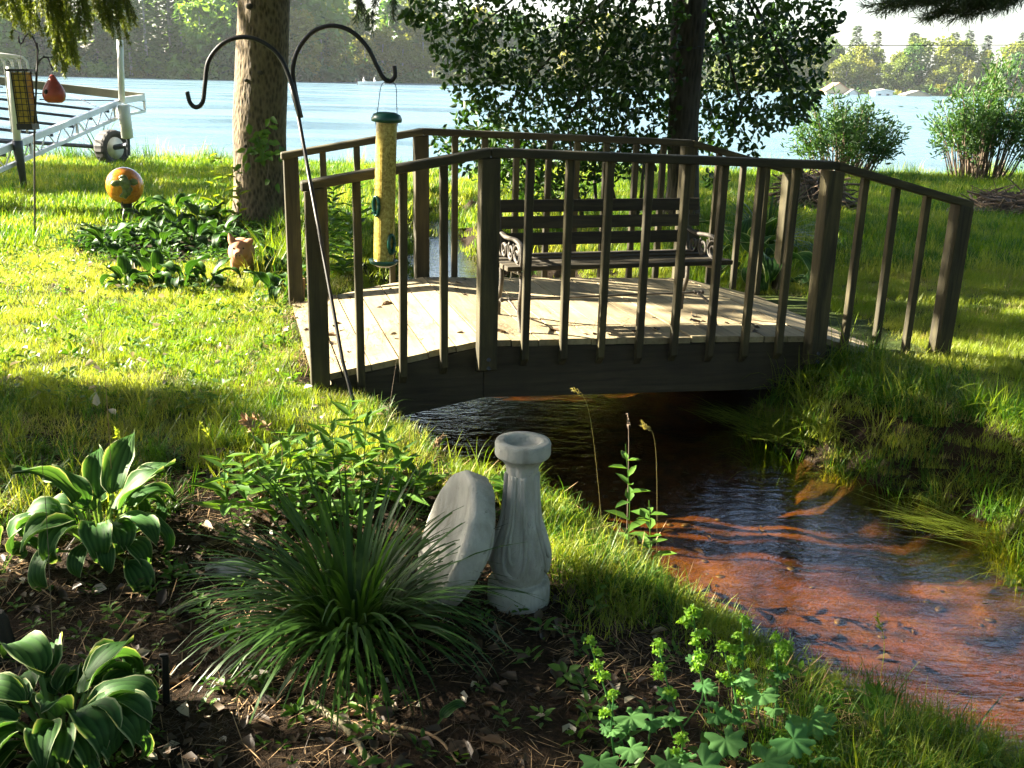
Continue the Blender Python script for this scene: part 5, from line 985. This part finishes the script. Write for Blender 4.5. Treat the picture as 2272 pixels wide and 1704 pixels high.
# ------------------------------------------------------------------ grass and litter
def patch(n, rad, h0, h1, wd, mat, lean=.35, curl=.9, seg=3):
    a = rng.uniform(0, 2 * PI, n); r = np.sqrt(rng.uniform(0, 1, n)) * rad; P = np.stack([np.cos(a) * r, np.sin(a) * r, np.full(n, -.008)], 1); V, Q = blades(P, rng.uniform(h0, h1, n), wd * rng.uniform(.7, 1.3, n), rng.uniform(0, 2 * PI, n), np.abs(rng.normal(0, lean, n)), rng.uniform(.1, curl * 1.6, n), seg); return npmesh('grass_tuft', V, Q, M[mat])
def field(n, x0, x1, y0, y1, cond, marg=.12):
    x = rng.uniform(x0, x1, n); y = rng.uniform(y0, y1, n); k = cond(x, y); x, y = x[k], y[k]; P = np.stack([x, y, ground(x, y)], 1); return P[inframe(P, marg)]
def inbridge(x, y):
    u = (x - BO[0]) * bdir[0] + (y - BO[1]) * bdir[1]; v = (x - BO[0]) * bnor[0] + (y - BO[1]) * bnor[1]; return (u > -L1 - .03) & (u < L2 + L3 + .02) & (v > .0) & (v < BW)
def lawnk(x, y):
    nz = wob(x, y, 1.1, 1.) * .35; l1 = (y - 3.66 + nz * .35 + .12 * np.clip(x, -2, 1)) > rng.uniform(-.12, .1, len(x)); l2 = (x - np.where(y > 2.85, .25, .75) + .25 * nz) > rng.uniform(-.25, .35, len(x)); return l1 | l2
hb = lambda x, y: ((x + 2.75) / 1.15) ** 2 + ((y - 8.75) / 1.1) ** 2 < 1
c_ok = lambda x, y: lawnk(x, y) & (sdist(x, y) > .02) & ~inbridge(x, y) & ~hb(x, y) & (y < shore(x) + .1)
sp1 = [patch(130, .12, .035, .085, .0036, 'grass'), patch(120, .12, .03, .07, .0036, 'grass'), patch(110, .13, .04, .11, .0036, 'grass', .45, 1.2), patch(90, .12, .03, .08, .0036, 'grassdry', .7, 1.2)]
P = field(12500, -5, 7, 2.0, 8.2, lambda x, y: c_ok(x, y), .35); scatter('lawn_grass', sp1[:3] + [sp1[0], sp1[1], sp1[3]], P, rng.uniform(.5, 1.0, len(P)))
sp2 = [patch(170, .30, .05, .12, .0075, 'grass'), patch(160, .30, .05, .10, .0075, 'grass', .45), patch(150, .3, .06, .14, .0075, 'grasslush')]
P = field(7500, -11, 11, 8.0, 19, lambda x, y: c_ok(x, y)); scatter('far_lawn_grass', sp2, P, rng.uniform(.7, 1.2, len(P)))
sp3 = [patch(46, .06, .10, .24, .0048, 'grasslush', .4, 1.3, 5), patch(40, .06, .12, .28, .0048, 'grass', .5, 1.6, 5), patch(36, .07, .08, .2, .0045, 'grasslush', .6, 1.6, 5)]
P = field(16000, -3, 4.5, 1.8, 17, lambda x, y: (sdist(x, y) > -.10) & (sdist(x, y) < .5 + .15 * wob(x, y, 2)) & ~inbridge(x, y) & ((y > 3.3) | (x > 2))); P = P[(P[:, 1] < 7.5) & ((P[:, 0] > 1.2) | (rng.uniform(0, 1, len(P)) < .25))]; P_s = np.where(P[:, 0] > 1.2, 1.1, .5); scatter('bank_grass', sp3, P, P_s * rng.uniform(.5, 1.1, len(P)))
P = field(1300, .2, 3.2, 1.9, 3.5, lambda x, y: (sdist(x, y) > -.05) & (x > np.where(y > 2.85, .2, .7))); scatter('bank_grass', sp3, P, rng.uniform(.3, .7, len(P)) * np.where(P[:, 1] > 2.6, .6, 1.))
P = field(900, .12, 1.1, 2.75, 3.8, lambda x, y: (sdist(x, y) > -.02) & (sdist(x, y) < .55) & (rng.uniform(0, 1, len(x)) < np.clip((y - 2.7) * 2, .25, 1))); scatter('bank_grass', [patch(30, .06, .06, .14, .0045, 'grass', .5, 1.4, 4), patch(26, .06, .06, .15, .0045, 'grasslush', .5, 1.4, 4)], P, rng.uniform(.5, 1.1, len(P)))
P = field(220, -3, .8, 3.55, 4.4, lambda x, y: (sdist(x, y) > .1)); scatter('bank_grass', sp3, P, rng.uniform(.4, .8, len(P)))
P = field(110, -3.5, -1.2, 3.3, 3.8, lambda x, y: sdist(x, y) > .1); scatter('bank_grass', sp3, P, rng.uniform(.6, 1., len(P)))
sp4 = [patch(60, .2, .2, .5, .010, 'grasslush', .3, .9, 5), patch(50, .2, .2, .55, .009, 'grass', .3, 1., 5)]
P = field(2600, -11, 12, 15.5, 20, lambda x, y: (np.abs(y - shore(x) - .1) < .45) & ((x < -5) | (x > -1.5) | (y > 16.8))); scatter('shore_grass', sp4, P, rng.uniform(.5, 1.05, len(P)))
P = field(700, -2.2, 1.8, 7.2, 14, lambda x, y: (sdist(x, y) > np.where(y < 12, .22, .1)) & (sdist(x, y) < 1.1) & ((x < -1.0) | (y > 9.5) | (x > .5))); scatter('stream_side_grass', sp4, P, rng.uniform(.35, .8, len(P)) * np.clip(.3 + sdist(P[:, 0], P[:, 1]), .3, 1))
# trailing water weed at the right bank
P = np.array([at(1690, 955, -.12), at(1640, 940, -.12), at(1730, 985, -.12), at(1760, 950, -.12), at(1800, 980, -.12), at(1850, 1000, -.12), at(2100, 1180, -.12), at(2180, 1200, -.12)]); n = 60
Vs = []
for p in P: r_ = p + np.stack([rng.normal(0, .06, n), rng.normal(0, .05, n), np.full(n, .02)], 1); Vs.append(blades(r_, rng.uniform(.15, .34, n), np.full(n, .005), PI + rng.normal(0, .35, n) - .1, np.full(n, 1.2), rng.uniform(.2, .45, n), 5))
V, Q = cat(Vs); o = ob('trailing_water_grass', npmesh('trailing_water_grass', V, Q, M['grass'])); o['kind'] = 'stuff'
# stones and sunk leaves on the stream bed
g = G(); g.ball((0, 0, 0), (.018, .013, .007), 8); pb = g.mesh('pebble', simple('wet_pebble', (.035, .02, .012), .6, 0, .6, 20), True)
P = field(170, .4, 2.6, 2.3, 5.2, lambda x, y: sdist(x, y) < -.12); scatter('stream_pebbles', [pb], P, rng.uniform(.3, 1.5, len(P)))
# small leafy ground cover, litter, needles
def smallplant(mat, n, L, W):
    a = np.arange(n) * 2.4; D = np.stack([np.cos(a), np.sin(a), np.full(n, .35)], 1); P = np.stack([np.cos(a) * .01, np.sin(a) * .01, np.linspace(.01, .05, n)], 1); V, Q = leaves(P, D, np.tile([0, 0, 1.], (n, 1)), L * rng.uniform(.7, 1.2, n), L * W, .15, .12); return npmesh('sprout', V, Q, M[mat])
sm = [smallplant('weed', 6, .04, .6), smallplant('weed', 8, .05, .35), smallplant('hostag' if False else 'grasslush', 7, .045, .45)]
P = field(520, -2, 1.6, 1.9, 3.8, lambda x, y: (sdist(x, y) > .25) & ((x + .43) ** 2 + (y - 2.75) ** 2 > .03)); scatter('ground_cover_leaves', sm, P, rng.uniform(.3, 1.0, len(P)), tilt=.25)
P = field(900, -4.2, -1.0, 4.2, 8.2, lambda x, y: sdist(x, y) > .4); scatter('lawn_weed_leaves', sm, P, rng.uniform(.5, 1.1, len(P)), tilt=.3)
P = field(900, -4.6, -1.2, 7.2, 10.2, lambda x, y: hb(x, y)); scatter('bed_ground_cover_leaves', [smallplant('hostag', 7, .05, .42)], P, rng.uniform(.9, 1.8, len(P)), tilt=.3)
P = field(420, -4.2, .6, 4.0, 8, lambda x, y: (sdist(x, y) > .05) & ~inbridge(x, y)); P[:, 2] += .05
fl_ = []
for m_ in ('fallen', 'fallen', 'palefall'):
    V, Q = leaves(np.zeros((1, 3)), np.array([[1, 0, .1]]), np.array([[0, 0, 1.]]), .06, .034, .25, .25); fl_.append(npmesh('fallen_leaf', V, Q, M[m_]))
scatter('fallen_leaves', [fl_[2]], P, rng.uniform(.35, .95, len(P)), tilt=.7)
P = field(90, .3, 2.7, 2.2, 5.3, lambda x, y: sdist(x, y) < -.05); P[:, 2] += .012; scatter('sunken_leaves', [fl_[0], fl_[1]], P, rng.uniform(.3, 1.0, len(P)), tilt=.15)
P = field(2600, -2.2, 1.6, 1.8, 4.0, lambda x, y: (sdist(x, y) > .12) & (~lawnk(x, y) | (rng.uniform(0, 1, len(x)) < .05))); P[:, 2] += .006; scatter('fallen_leaves', [fl_[0], fl_[1], fl_[0], fl_[1], fl_[0], fl_[1], fl_[0], fl_[1], fl_[2]], P, rng.uniform(.35, 1.15, len(P)), tilt=.35)
def needles(n, rad, mat, L=.05, w_=.0016):
    a = rng.uniform(0, 2 * PI, n); r = np.sqrt(rng.uniform(0, 1, n)) * rad; P = np.stack([np.cos(a) * r, np.sin(a) * r, rng.uniform(0, .012, n)], 1); D = np.stack([rng.normal(size=n), rng.normal(size=n), rng.normal(0, .15, n)], 1); V, Q = leaves(P, D, np.tile([0, 0, 1.], (n, 1)), L * rng.uniform(.5, 1.3, n), w_, .1, .12); return npmesh('needle_litter', V, Q, M[mat])
nd = [needles(70, .14, 'litter'), needles(60, .14, 'litter', .07, .0022), needles(30, .14, 'dry', .09, .0028)]
P = field(900, -2.4, 1.7, 1.8, 4.1, lambda x, y: (sdist(x, y) > .1) & (~lawnk(x, y) | (rng.uniform(0, 1, len(x)) < .1))); scatter('needle_litter', nd, P, rng.uniform(.7, 1.2, len(P)), tilt=.05)
# needles and debris on the left ramp of the bridge, and on the ground in front of it
ndb = [needles(26, .10, 'litter', .055, .0028), needles(12, .1, 'dry', .06, .003), fl_[0]]; PP = []
for i in range(120):
    u = U(0, 1) ** 2.2 * 1.4 - L1 + .02; v = U(.08, BW - .08); PP.append(bw(u, v, dk(u) + .003))
for i in range(40): u = U(0, L2); v = U(.08, .5); PP.append(bw(u, v, dk(u) + .003))
P = np.array(PP); scatter('needle_litter', ndb, P, rng.uniform(.5, 1.2, len(P)), tilt=.03)
PP = [bw(-L1 - U(.02, .28), U(.0, BW)) for i in range(60)]; P = np.array(PP); P[:, 2] = ground(P[:, 0], P[:, 1]); scatter('needle_litter', nd, P, rng.uniform(.7, 1.2, len(P)), tilt=.05)
